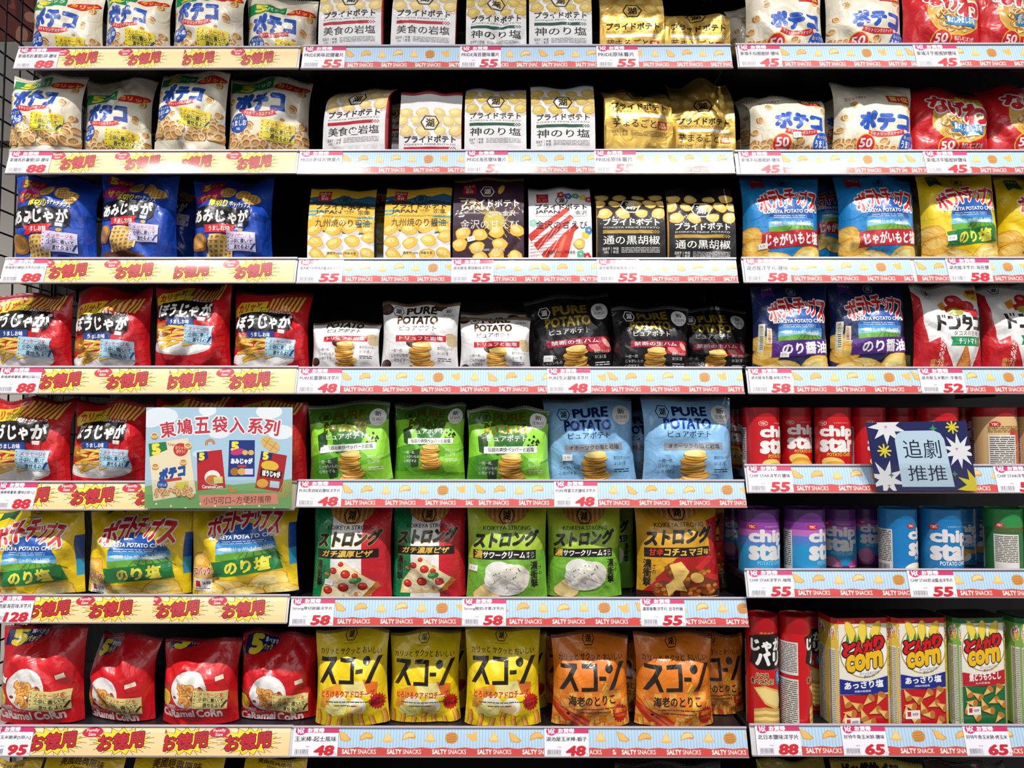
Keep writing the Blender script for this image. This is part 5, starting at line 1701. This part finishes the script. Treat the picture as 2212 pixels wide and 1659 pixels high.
S = lambda *v: v
n = 0
for art, b, r, lst in (
    (A_R5, 'L', 0, ((74, 229, -22, 3, dict(seed=1)), (231, 374, -20, -2, dict(seed=2, Y=.066)), (376, 532, -28, -12, dict(seed=3)), (534, 688, -20, 2, dict(seed=4, Y=.07, rz=8)))),
    (A_R5, 'L', 1, ((26, 184, 163, 168, dict(seed=5)), (184, 334, 155, 198, dict(seed=6, Y=.074)), (337, 491, 154, 163, dict(seed=7, roll=2)), (494, 672, 156, 164, dict(seed=8, Y=.062, rz=6)))),
    (A_JN, 'L', 2, ((37, 217, 380, 384, dict(seed=9, sticker=(6, 62, 5, '$ 88'))), (221, 389, 376, 374, dict(seed=10, Y=.068)), (420, 594, 385, 387, dict(seed=11)))),
    (A_JF, 'L', 3, ((-14, 163, 636, 645, dict(seed=12)), (164, 332, 622, 655, dict(seed=13, Y=.07)), (337, 504, 618, 624, dict(seed=14)), (505, 672, 634, 651, dict(seed=15, Y=.072)))),
    (A_JF, 'L', 4, ((-22, 160, 862, 884, dict(seed=16)), (161, 330, 866, 888, dict(seed=17, Y=.07)), (333, 501, 860, 872, dict(seed=18)), (503, 668, 862, 874, dict(seed=19, Y=.07)))),
    (A_KM, 'L', 5, ((-30, 190, 1096, 1110, dict(seed=20, roll=-1)), (196, 418, 1092, 1100, dict(seed=21, Y=.075, roll=1)), (420, 648, 1086, 1084, dict(seed=22, roll=-2)))),
    (A_CC, 'L', 6, ((8, 190, 1350, 1362, dict(seed=23, sticker=(16, 55, 12, '$ 95'))), (194, 352, 1368, 1390, dict(seed=24, Y=.075, rz=-14)), (356, 520, 1380, 1376, dict(seed=25)), (519, 688, 1372, 1390, dict(seed=26, Y=.072)))),
    (A_LY, 'L', 7, ((-60, 78, 1641, None, dict(seed=27)), (84, 262, 1629, None, dict(seed=28)), (280, 478, 1630, None, dict(seed=29)), (520, 660, 1637, None, dict(seed=30)))),
    (A_PR, 'C', 0, ((696, 833, -52, -42, dict(seed=31, rz=-5)), (848, 985, -48, -40, dict(seed=32, roll=2)))),
    (A_PG, 'C', 0, ((1008, 1137, -34, -26, dict(seed=33, cr=1.1)), (1142, 1276, -45, -37, dict(seed=34)))),
    (A_PO, 'C', 0, ((1293, 1430, -22, -14, dict(seed=35)), (1430, 1570, 24, -16, dict(seed=36, roll=2, cr=1.2, lean=.3)))),
    (A_PR, 'C', 1, ((704, 846, 180, 170, dict(seed=37, rz=-12, roll=1, lean=.25, sticker=(53, 95, 2, '$ 55'))), (866, 999, 203, 231, dict(seed=38, lean=.02, sag=.0)))),
    (A_PG, 'C', 1, ((1005, 1137, 180, 180, dict(seed=39, lean=.2)), (1146, 1283, 180, 180, dict(seed=40)))),
    (A_PO, 'C', 1, ((1300, 1447, 180, 150, dict(seed=41, lean=.3, rz=8, cr=1.0)), (1444, 1582, 158, 176, dict(seed=42, cr=1.7)))),
    (A_JK, 'C', 2, ((672, 812, 402, 404, dict(seed=43, rz=4)), (834, 976, 400, 401, dict(seed=44)))),
    (A_JP, 'C', 2, ((980, 1132, 382, 384, dict(seed=45, sticker=(26, 98, -14, '$ 55'))),)),
    (A_JW, 'C', 2, ((1141, 1276, 405, 407, dict(seed=46)),)),
    (A_PB, 'C', 2, ((1286, 1432, 408, 401, dict(seed=47, lean=.2)), (1438, 1581, 404, 413, dict(seed=48, cr=1.0)))),
    (A_PW, 'C', 3, ((674, 823, 692, 652, dict(seed=49, lean=.2)), (823, 992, 655, 642, dict(seed=50, roll=1)), (992, 1147, 688, 661, dict(seed=51)))),
    (A_PK, 'C', 3, ((1142, 1334, 640, 640, dict(seed=52, roll=-5, sticker=(21, 74, 4, '$ 48'))), (1320, 1488, 664, 653, dict(seed=53, Y=.085)), (1450, 1618, 655, 651, dict(seed=54, cr=1.5)))),
    (A_PN, 'C', 4, ((672, 851, 874, 874, dict(seed=55, roll=-3, sticker=(22, 57, -4, '$ 48'))), (853, 1006, 874, 870, dict(seed=56, Y=.07)), (1008, 1188, 880, 874, dict(seed=57)))),
    (A_PU, 'C', 4, ((1178, 1374, 862, 864, dict(seed=58, Y=.07, roll=-2, sticker=(23, 66, 0, '$ 48'))), (1385, 1582, 857, 857, dict(seed=59)))),
    (A_SP, 'C', 5, ((678, 849, 1076, 1085, dict(seed=60, sticker=(24, 102, 10))), (849, 1008, 1076, 1085, dict(seed=61, Y=.075)))),
    (A_SC, 'C', 5, ((1008, 1182, 1076, 1085, dict(seed=62, sticker=(8, 84, 5))), (1180, 1342, 1080, 1090, dict(seed=63, Y=.07)))),
    (A_SG, 'C', 5, ((1372, 1552, 1068, 1077, dict(seed=64, roll=-1)),)),
    (A_CY, 'C', 6, ((684, 844, 1358, 1356, dict(seed=65, roll=-1)), (841, 996, 1364, 1365, dict(seed=66, Y=.07)), (1004, 1168, 1355, 1352, dict(seed=67)))),
    (A_CO, 'C', 6, ((1190, 1358, 1366, 1364, dict(seed=68)), (1368, 1538, 1366, 1365, dict(seed=69)))),
    (A_R1, 'R', 0, ((1604, 1776, -48, -37, dict(seed=70)), (1776, 1946, -46, -37, dict(seed=71, Y=.07)))),
    (A_NG, 'R', 0, ((1942, 2112, -46, -36, dict(seed=72)), (2090, 2264, -46, -38, dict(seed=73, Y=.08)))),
    (A_R1, 'R', 1, ((1614, 1786, 205, 180, dict(seed=74, lean=.2, sticker=(54, 66, -8, '$ 45'))), (1790, 1966, 182, 180, dict(seed=75, Y=.075, roll=2)))),
    (A_NG, 'R', 1, ((1954, 2136, 172, 170, dict(seed=76, sticker=(72, 68, 3, '$ 45'))), (2116, 2296, 166, 168, dict(seed=77, Y=.08)))),
    (A_KB, 'R', 2, ((1598, 1768, 380, 378, dict(seed=78, sticker=(22, 97, -8))), (1804, 1974, 378, 376, dict(seed=79)))),
    (A_KY, 'R', 2, ((1984, 2152, 377, 376, dict(seed=80, roll=-2, sticker=(28, 92, -4))), (2146, 2320, 382, 382, dict(seed=81, Y=.075)))),
    (A_KN, 'R', 3, ((1620, 1786, 612, 616, dict(seed=82, sticker=(36, 97, 0))), (1786, 1953, 608, 610, dict(seed=83, Y=.066)))),
    (A_DT, 'R', 3, ((1966, 2116, 615, 615, dict(seed=84)), (2113, 2268, 620, 608, dict(seed=85, Y=.075)))),
):
    for x0, x1, yt, a, k in lst:
        put(art, b, r, x0, x1, yt, a, **k)
# second rank, half hidden
for art, b, r, x0, x1, yt, a, k, dsc in (
    (A_JK, 'C', 2, 786, 900, 412, 412, dict(seed=101, Y=.15), 'yellow chip pouch mostly hidden behind the two front ones'),
    (A_PW, 'C', 3, 994, 1150, 672, 668, dict(seed=102, Y=.15), 'white chip bag showing only its dark top behind front row'),
    (A_PU, 'C', 4, 1318, 1470, 884, 884, dict(seed=103, Y=.16), 'light blue chip bag in shade in gap between two front ones'),
    (A_PN, 'C', 4, 850, 1000, 870, 872, dict(seed=104, Y=.16), 'green chip bag in second rank behind the front row'),
    (A_SC, 'C', 5, 1246, 1370, 1078, 1085, dict(seed=105, Y=.15), 'lime green chip bag peeking out beside gold one'),
    (A_SG, 'C', 5, 1428, 1566, 1064, 1074, dict(seed=106, Y=.15), 'gold and red chip bag standing behind its twin'),
    (A_CY, 'C', 6, 896, 1012, 1362, 1364, dict(seed=107, Y=.15), 'yellow corn-stick bag wedged behind second front one'),
    (A_CY, 'C', 6, 1058, 1182, 1364, 1364, dict(seed=108, Y=.15), 'yellow corn-stick bag behind third front one'),
    (A_CO, 'C', 6, 1172, 1290, 1376, 1376, dict(seed=109, Y=.15), 'orange corn-stick bag behind first front one'),
    (A_CO, 'C', 6, 1300, 1404, 1386, 1386, dict(seed=110, Y=.14), 'orange corn-stick bag standing between the two front ones'),
    (A_CO, 'C', 6, 1470, 1606, 1368, 1366, dict(seed=111, Y=.125), 'orange corn-stick bag leaning out past the last front one'),
    (A_R1, 'R', 0, 1572, 1690, 10, 12, dict(seed=112, Y=.15), 'cream ring-snack bag in shade behind first one'),
    (A_R1, 'R', 1, 1594, 1700, 206, 206, dict(seed=113, Y=.15), 'cream ring-snack bag in shade behind first one'),
    (A_R1, 'R', 1, 1746, 1850, 214, 214, dict(seed=114, Y=.16), 'cream ring-snack bag in the gap between the two front ones'),
    (A_NG, 'R', 1, 1900, 2010, 190, 190, dict(seed=115, Y=.16), 'red onion-ring bag half hidden behind first red one'),
    (A_KB, 'R', 2, 1722, 1850, 390, 390, dict(seed=116, Y=.14), 'sky blue chip bag in the gap between the two front ones'),
    (A_KY, 'R', 2, 1940, 2060, 384, 384, dict(seed=117, Y=.15), 'yellow chip bag in shade behind first yellow one'),
    (A_PR, 'C', 1, 800, 900, 214, 214, dict(seed=118, Y=.14), 'white chip pouch seen as a sliver between red-striped ones'),
    (A_JN, 'L', 2, 330, 440, 392, 392, dict(seed=119, Y=.17), 'blue waffle-crisp multipack in shade behind second one'),
):
    put(art, b, r, x0, x1, yt, a, desc=dsc, **k)

# cans
CR_, CP_, CB_, CE_, CG_ = (star_can(k) for k in ('red', 'purple', 'blue', 'beige', 'green'))
for art, x0, x1, Y, turn, lidc in ((CR_, 1604, 1681, .05, 40, '#a3141b'), (CR_, 1682, 1750, .09, 14, '#a3141b'), (CR_, 1760, 1834, .052, -4, '#a3141b'), (CR_, 1836, 1908, .07, 36, '#a3141b'), (CR_, 1912, 1980, .125, 80, '#a3141b'), (CR_, 1986, 2064, .052, 6, '#c2181f'), (CR_, 2056, 2104, .15, 20, '#a3141b'), (CE_, 2104, 2188, .056, 20, '#a81c22'), (CE_, 2197, 2280, .06, 30, '#a81c22')):
    can(art, x0, x1, 881, 'R', 4, Y=Y, turn=turn, desc=art.kw['desc'], lid=lidc)
for art, x0, x1, Y, turn, lidc in ((CP_, 1596, 1680, .05, 14, '#4f2a62'), (CP_, 1694, 1778, .05, 52, '#4f2a62'), (CP_, 1776, 1844, .12, -14, '#54296a'), (CP_, 1844, 1898, .14, 8, '#54296a'), (CB_, 1899, 1975, .05, 66, '#1a74ad'), (CB_, 1987, 2072, .05, 4, '#1a74ad'), (CB_, 2048, 2102, .14, -10, '#1a74ad'), (CB_, 2088, 2130, .17, 40, '#1a74ad'), (CG_, 2128, 2201, .06, 8, '#2e8a44'), (CG_, 2204, 2280, .06, 20, '#2e8a44')):
    can(art, x0, x1, 1097, 'R', 5, Y=Y, turn=turn, desc=art.kw['desc'], lid=lidc)
can(CP_, 1560, 1608, 1092, 'R', 5, Y=.2, turn=0, desc='dark purple chip can deep in shade at shelf end', lid='#3a1f48')  # shade painted into the lid: darker copy of the purple lid colour
can(CR_, 1556, 1608, 884, 'R', 4, Y=.2, turn=0, desc='red chip can deep in shade at shelf end', lid='#7a1016')  # lid red darkened to paint in the shade as well
JG = jaga_can()
for x0, x1, Y, turn in ((1610, 1677, .05, 6), (1682, 1748, .05, 88), (1724, 1772, .135, -24)):
    can(JG, x0, x1, 1326, 'R', 6, Y=Y, turn=turn, desc=JG.kw['desc'], lid='#b0121a', lidh=.03)
CX, CXG = corn_box(False), corn_box(True)
for art, x0, x1, Y, turn, yt in ((CX, 1808, 1916, .03, 5, 1336), (CX, 1940, 2040, .03, 4, 1336), (CXG, 2072, 2168, .034, 5, 1336), (CXG, 2206, 2310, .034, 5, 1336)):
    box_pack(art, x0, x1, yt, 'R', 6, Y=Y, turn=turn, desc=art.kw['desc'])
# bags at the very bottom edge
for x0, x1, yt, c, dsc in ((1330, 1560, 1646, '#2a2724', 'dark brown bag just showing under the middle bay'), (1640, 1790, 1640, '#8a7a2a', 'olive yellow bag just showing under the far bay'), (1800, 2000, 1642, '#a8902c', 'mustard yellow bag with black print under the far bay'), (2010, 2180, 1644, '#3a3128', 'dark bag lying under the far bay')):
    A = Art(c, B=.05, lean=.1, cr=1.2, pinch=.02, seal=c)
    if 'print' in dsc:
        A.p('product_lettering').t('ビッグサイズ', 14, 4, 70, 16, '#16120e', .1)
    bag(A, x0, x1, yt, 'R' if x0 > 1600 else 'C', 7, Y=.07, seed=x0, desc=dsc, exact=dsc)

# ================================================================ signs, grid, dividers


def quad_sign(name, art, corners, Ys, Hu, desc, n=6):
    (a, b, c, d) = [np.array(P(x, y, Y)) for (x, y), Y in zip(corners, Ys)]
    G = np.zeros((n + 1, n + 1, 3))
    for j in range(n + 1):
        for i in range(n + 1):
            u, v = i / n, j / n
            G[j, i] = (a * (1 - u) + b * u) * (1 - v) + (d * (1 - u) + c * u) * v
    o = sheet(name, art, G, 100.0, Hu, .0008, 'board')
    book(o, desc, 'sign', 'L', 4, None, exact=desc)
    return o


A = Art('#a9cadd', kind='paper', H=70)
A.p('landscape_print').ell(10, 6, 12, 6, '#dfe8ee').ell(3, 9, 8, 5, '#dfe8ee').ell(42, 2, 6, 4, '#e4ecf1').ell(84, 3, 9, 5, '#e4ecf1').ell(50, 18, 7, 3.4, '#dfe9ef').ell(92, 17, 9, 5, '#e4ecf1').ell(40, 32, 8, 3, '#c9dfea')
A.poly([(0, 54), (30, 50), (60, 53), (100, 49), (100, 71), (0, 71)], '#7fae6a').poly([(0, 60), (40, 56), (100, 58), (100, 71), (0, 71)], '#6fa45f')
A.p('title_lettering')
for k, (ch, x, y) in enumerate((('東', 10, 10), ('鳩', 21.5, 8), ('五', 33.5, 7), ('袋', 45.5, 6.5), ('入', 57.5, 7), ('系', 70, 7.5), ('列', 81, 8.5))):
    A.t(ch, x, y, x + 10, y + 10.5, '#c23a48', .03, rot=(k - 3) * 3, out=((.1, '#f3eef0'),))
A.p('package_print')
A.poly([(2, 25), (29, 21), (35, 59), (6, 64)], '#e8dcb8').poly([(2, 25), (14, 23.5), (15, 29), (3, 34)], '#2c7a4a').t('5', 5, 25.5, 9.5, 32, '#efe04a', .08, rot=-8).t('Tohato', 15, 24.5, 20.5, 26.5, '#b8322c', .02).ell(24, 29, 5, 4.6, '#c23a3a').t('カリッと\nポテト!', 20.5, 26.5, 27.5, 31.5, '#f2e6b0', .02).t('ポテコ', 10, 41, 27, 48.5, '#1f4f9a', .09, slope=-2).rect(13, 48.5, 25, 50.5, '#c23a3a', -8).ell(12, 53, 3.6, 3.6, '#1f4f9a').t('うましお', 9.2, 52, 14.8, 54, '#eef0f2', .02).rect(21, 51, 30, 57, '#d9cc4a', -6)
r = random.Random(4)
for k in range(26):
    A.ring(7 + r.uniform(0, 27), 58 + r.uniform(-2, 4) - (k % 3), 1.7, k * 20)
A.poly([(35, 31), (52, 29), (55, 55), (36, 57)], '#b8242c').poly([(35, 31), (42, 30), (43, 35), (36, 38)], '#22306a').t('5', 37, 31.5, 40, 36, '#efe04a', .08).ell(46, 48, 5.4, 5, '#ece6e0').ell(46, 49.5, 4.6, 3.2, '#c27a3a').rect(47, 47.5, 53, 52, '#cfd07a', -4).t('CaramelCorn', 39, 53.2, 53, 55.4, '#efe2e0', .05)
A.poly([(57, 22.5), (74.5, 22.5), (74.5, 47.5), (56.5, 47.5)], '#22387e').t('5', 59, 24, 63, 29.5, '#efe04a', .08).ell(63, 30.5, 5, 2.2, '#c23a7a', -10).ell(68, 31, 2, 1.8, '#e0b25c').ell(72, 31, 2, 1.8, '#e0b25c').t('あみじゃが', 58.5, 35, 73, 38.6, '#eef0f4', .08).rect(63, 39.5, 69, 41, '#c23a3a').ell(61, 44, 3, 2.6, '#a8702c').ell(66, 44, 3, 2.4, '#dca84c').rect(68, 42, 73.5, 46, '#d8cfe8')
A.poly([(79, 30), (96.5, 33), (93, 58), (75, 55)], '#a8262a').poly([(79, 30), (87, 31.5), (86, 36), (78.5, 36)], '#22306a').t('5', 80.5, 31, 83.5, 35.5, '#efe04a', .08).ell(85, 40, 6, 3.4, '#e0b83a', 8).rect(78.5, 43, 93, 48, '#1c1512', 8).t('ぼうじゃが', 80, 43.5, 92, 47.5, '#eeece8', .08, slope=.8).ell(80, 52, 4, 3, '#dca83c').rect(85, 50.5, 91.5, 55, '#b8d4e2', 6)
for x, y in ((6, 19), (29, 26), (26, 37), (7, 40)):
    A.ring(x, y, 2.6, 0)
for x, y in ((83, 24), (87, 27)):
    A.ell(x, y, 4.6, 4, '#d9b268', 30).line([(x - 3, y - 2), (x + 3, y + 2)], .4, '#b08a3c').line([(x + 2, y - 3), (x - 2, y + 3)], .4, '#b08a3c')
for x, y, s0 in ((44, 25, 2.8), (60, 55, .3)):
    cur = [(x + 2.6 * math.cos(s0 + t), y + 2.6 * math.sin(s0 + t)) for t in np.linspace(0, 3.6, 8)]
    A.line(cur, 1.8, '#b56a34').line(cur, 1.2, '#d28a48')
A.p('caption_band').poly([(37, 60), (90, 58.5), (91, 66), (38, 68)], '#d98c74').t('小巧可口~方便好攜帶', 40, 60.8, 86, 65.8, '#5a2a20', .0, slope=-.6)
A.p('landscape_print')
for k in range(6):
    A.line([(90 + k * 1.2, 62), (95 + k * 1.1, 50 + (k % 3))], .5, '#c9a04c')
for k in range(9):
    A.ell(8 + k * 10, 66 + (k % 3) * 1.4, .7, .7, '#f2eecb', 0, 6)
quad_sign('cardboard_sign', A, [(316, 880), (632, 880), (630, 1098), (312, 1098)], (-.012, -.012, -.0105, -.0105), 69, 'pale blue landscape sign with red lettering and small pack pictures on fifth shelf')

A = Art('#252a5e', kind='paper', H=70)
for x, y, q, q2, nn in ((20, 4, 19, 9, 9), (12, 58, 20, 8, 8), (88, 30, 18, 8, 10)):
    A.p('starburst#%d' % nn).star(x, y, q, q2, nn, '#eceef2', 1, .3)
A.p('starburst#1')
A.star(99, 66, 19, 9, 9, '#e9d52e', 1, .2)
for x, y, q, c in ((85, 6, 6.5, '#e9d52e'), (14, 29, 7, '#e9d52e')):
    A.p('asterisk#%d' % x)
    for k in range(4):
        a = k * math.pi / 4
        A.line([(x - q * math.cos(a), y - q * math.sin(a)), (x + q * math.cos(a), y + q * math.sin(a))], 1.7, c)
for x, y, q, c in ((66, 7, 4, '#3f9a6a'), (80, 53, 3.4, '#5a8a7a'), (17, 54, 3.2, '#4a8a7a')):
    A.p('sparkle#%d' % x).star(x, y, q, q * .4, 4, c)
for x, y in ((19, 5), (86, 28), (13, 65)):
    A.p('triangle#%d' % x).poly([(x - 1.6, y - 1.2), (x + 1.8, y - 1.2), (x, y + 1.6)], '#d98aa0')
A.p('panel_print').poly([(26, 66), (26, 18), (29, 12), (35, 9), (66, 9), (72, 12), (75, 18), (78, 66)], '#c3dcec')
A.p('title_lettering').t('追劇', 33, 18, 70, 37, '#1c2340', .0, lead=1).t('推推', 34, 44, 72, 60, '#1c2340', .0)
quad_sign('cardboard_sign', A, [(1870, 913), (2087, 909), (2112, 1060), (1894, 1060)], (-.028, -.028, -.0105, -.0105), 70, 'navy sign with white starbursts and handwritten lettering before the red cans')
for (px0, px1, bay, r, dsc) in ((312, 634, 'L', 4, 'clear pocket holding the pale blue sign'), (1890, 2114, 'R', 4, 'clear pocket holding the navy sign')):
    y0, y1 = ROWS[bay][r][2:]
    a, b = P(px0, y1, -.018), P(px1, y0 - 4, -.018)
    root = empty('sign_pocket', (a.x, -.018, a.z))
    MB().box(0, b.x - a.x, 0, .0012, 0, b.z - a.z).build('front_sheet', CLEAR, root)
    MB().box(0, b.x - a.x, 0, .0145, -.002, 0).build('bottom_fold', CLEAR, root)
    book(root, dsc, 'sign holder', bay, r, None, exact=dsc + ' on the shelf rail')

# clear dividers stand on the shelves of the far bay
for bay, r, px, dsc in (('R', 0, 1597, 0), ('R', 1, 1597, 0), ('R', 2, 1612, 0), ('R', 3, 1624, 0), ('R', 3, 1962, 1), ('R', 4, 1620, 0), ('R', 5, 1618, 0), ('R', 2, 1977, 1), ('R', 5, 2122, 1), ('R', 6, 1796, 1), ('C', 6, 1176, 1), ('C', 5, 1362, 1)):
    z = shelf_z(bay, r)
    x = P(px, ROWS[bay][r][2], .02).x
    root = empty('shelf_divider', (x, .012, z + .001))
    t = .0012
    m = MB()
    m.v = [(dx, y, zz) for dx in (-t / 2, t / 2) for y, zz in ((0, 0), (.30, 0), (.30, .10), (0, .035))]
    m.f = [[0, 1, 2, 3], [7, 6, 5, 4]] + [[i, (i + 1) % 4, 4 + (i + 1) % 4, 4 + i] for i in range(4)]
    o = m.build('clear_plate', CLEAR, root)
    MB().box(-.004, .004, 0, .30, -.0005, .0015).build('foot_strip', CLEAR, root)
    book(root, 'divider', 'shelf divider', bay, r, None, exact='clear plastic divider %s %s shelf of %s' % ('at the start of' if not dsc else 'part way along', ORD[r], SHELF_NAME[bay]))

# black wire grid at the end of the shelving, and what stands beyond it
gx = P(-12, 355, 0).x - .06
root = empty('wire_grid', (gx, .0, .02))
MB().bar((0, .0, 0), (0, .0, 2.4), .006).build('grid_post', BLACK2, root)
MB().bar((0, .42, 0), (0, .42, 2.4), .006).build('grid_post', BLACK2, root)
w = MB()
for k in range(46):
    w.bar((0, 0, .05 + k * .05), (0, .42, .05 + k * .05), .0022)
for k in range(1, 9):
    w.bar((.003, k * .05, .03), (.003, k * .05, 2.38), .0022)
w.build('wire_mesh', BLACK2, root)
book(root, 'grid', 'wire grid', 'L', 0, None, exact='black wire grid panel closing the end of the family-size bay')
root = empty('wall_poster', (P(30, 45, .6).x, .612, 0))
za, zb_ = P(30, 84, .6).z, P(30, -60, .6).z
A = Art('#7a3226', kind='paper', H=60)
A.p('food_print')
r = random.Random(3)
for k in range(40):
    A.ell(r.uniform(0, 100), r.uniform(0, 60), r.uniform(4, 11), r.uniform(3, 8), ('#5e1f18', '#a34a35', '#c98a70', '#8a3a2c')[k % 4], r.uniform(0, 90), 10)
x0, x1 = P(-60, 45, .6).x, P(88, 45, .6).x
G = np.array([[(x0, .612, zb_), (x1, .612, zb_)], [(x0, .612, za), (x1, .612, za)]])
bpy.data.objects.remove(root)
o = sheet('wall_poster', A, G, 100.0, 60, .002)
book(o, 'poster', 'poster', 'L', 0, None, exact='brown food poster on the wall beyond the wire grid')
x0, x1 = P(-60, 400, .6).x, P(66, 400, .6).x
root = empty('wall_panel', (x0, .60, 0))
MB().box(0, x1 - x0, 0, .018, .4, P(30, 90, .6).z).build('panel_board', mat('#b3ada6', 'wall'), root)
MB().box(0, x1 - x0, -.006, 0, P(30, 318, .6).z, P(30, 306, .6).z).build('dark_trim', mat('#3a3634', 'board'), root)
book(root, 'panel', 'wall panel', 'L', 0, None, exact='pale grey wall panel with dark trim beyond the wire grid')

# ================================================================ labels
NUM = ['first', 'second', 'third', 'fourth', 'fifth', 'sixth', 'seventh', 'eighth', 'ninth']
kinds = {}
for t in THINGS:
    o, desc, cat, b, r, group, exact = t
    if exact:
        tag(o, exact, cat, group)
    else:
        kinds.setdefault((desc, b, r), []).append(t)
for (desc, b, r), lst in kinds.items():
    lst.sort(key=lambda t: t[0].location.x)
    for k, t in enumerate(lst):
        o, _, cat, _, _, group, _ = t
        where = '%s shelf, %s' % (ORD[r], SHELF_NAME[b])
        lab = desc + (', ' if len(lst) == 1 else ', %s of %d, ' % (NUM[k], len(lst))) + where
        tag(o, lab, cat, group or ('%ss on the %s' % (cat, where)))
bpy.context.view_layer.update()
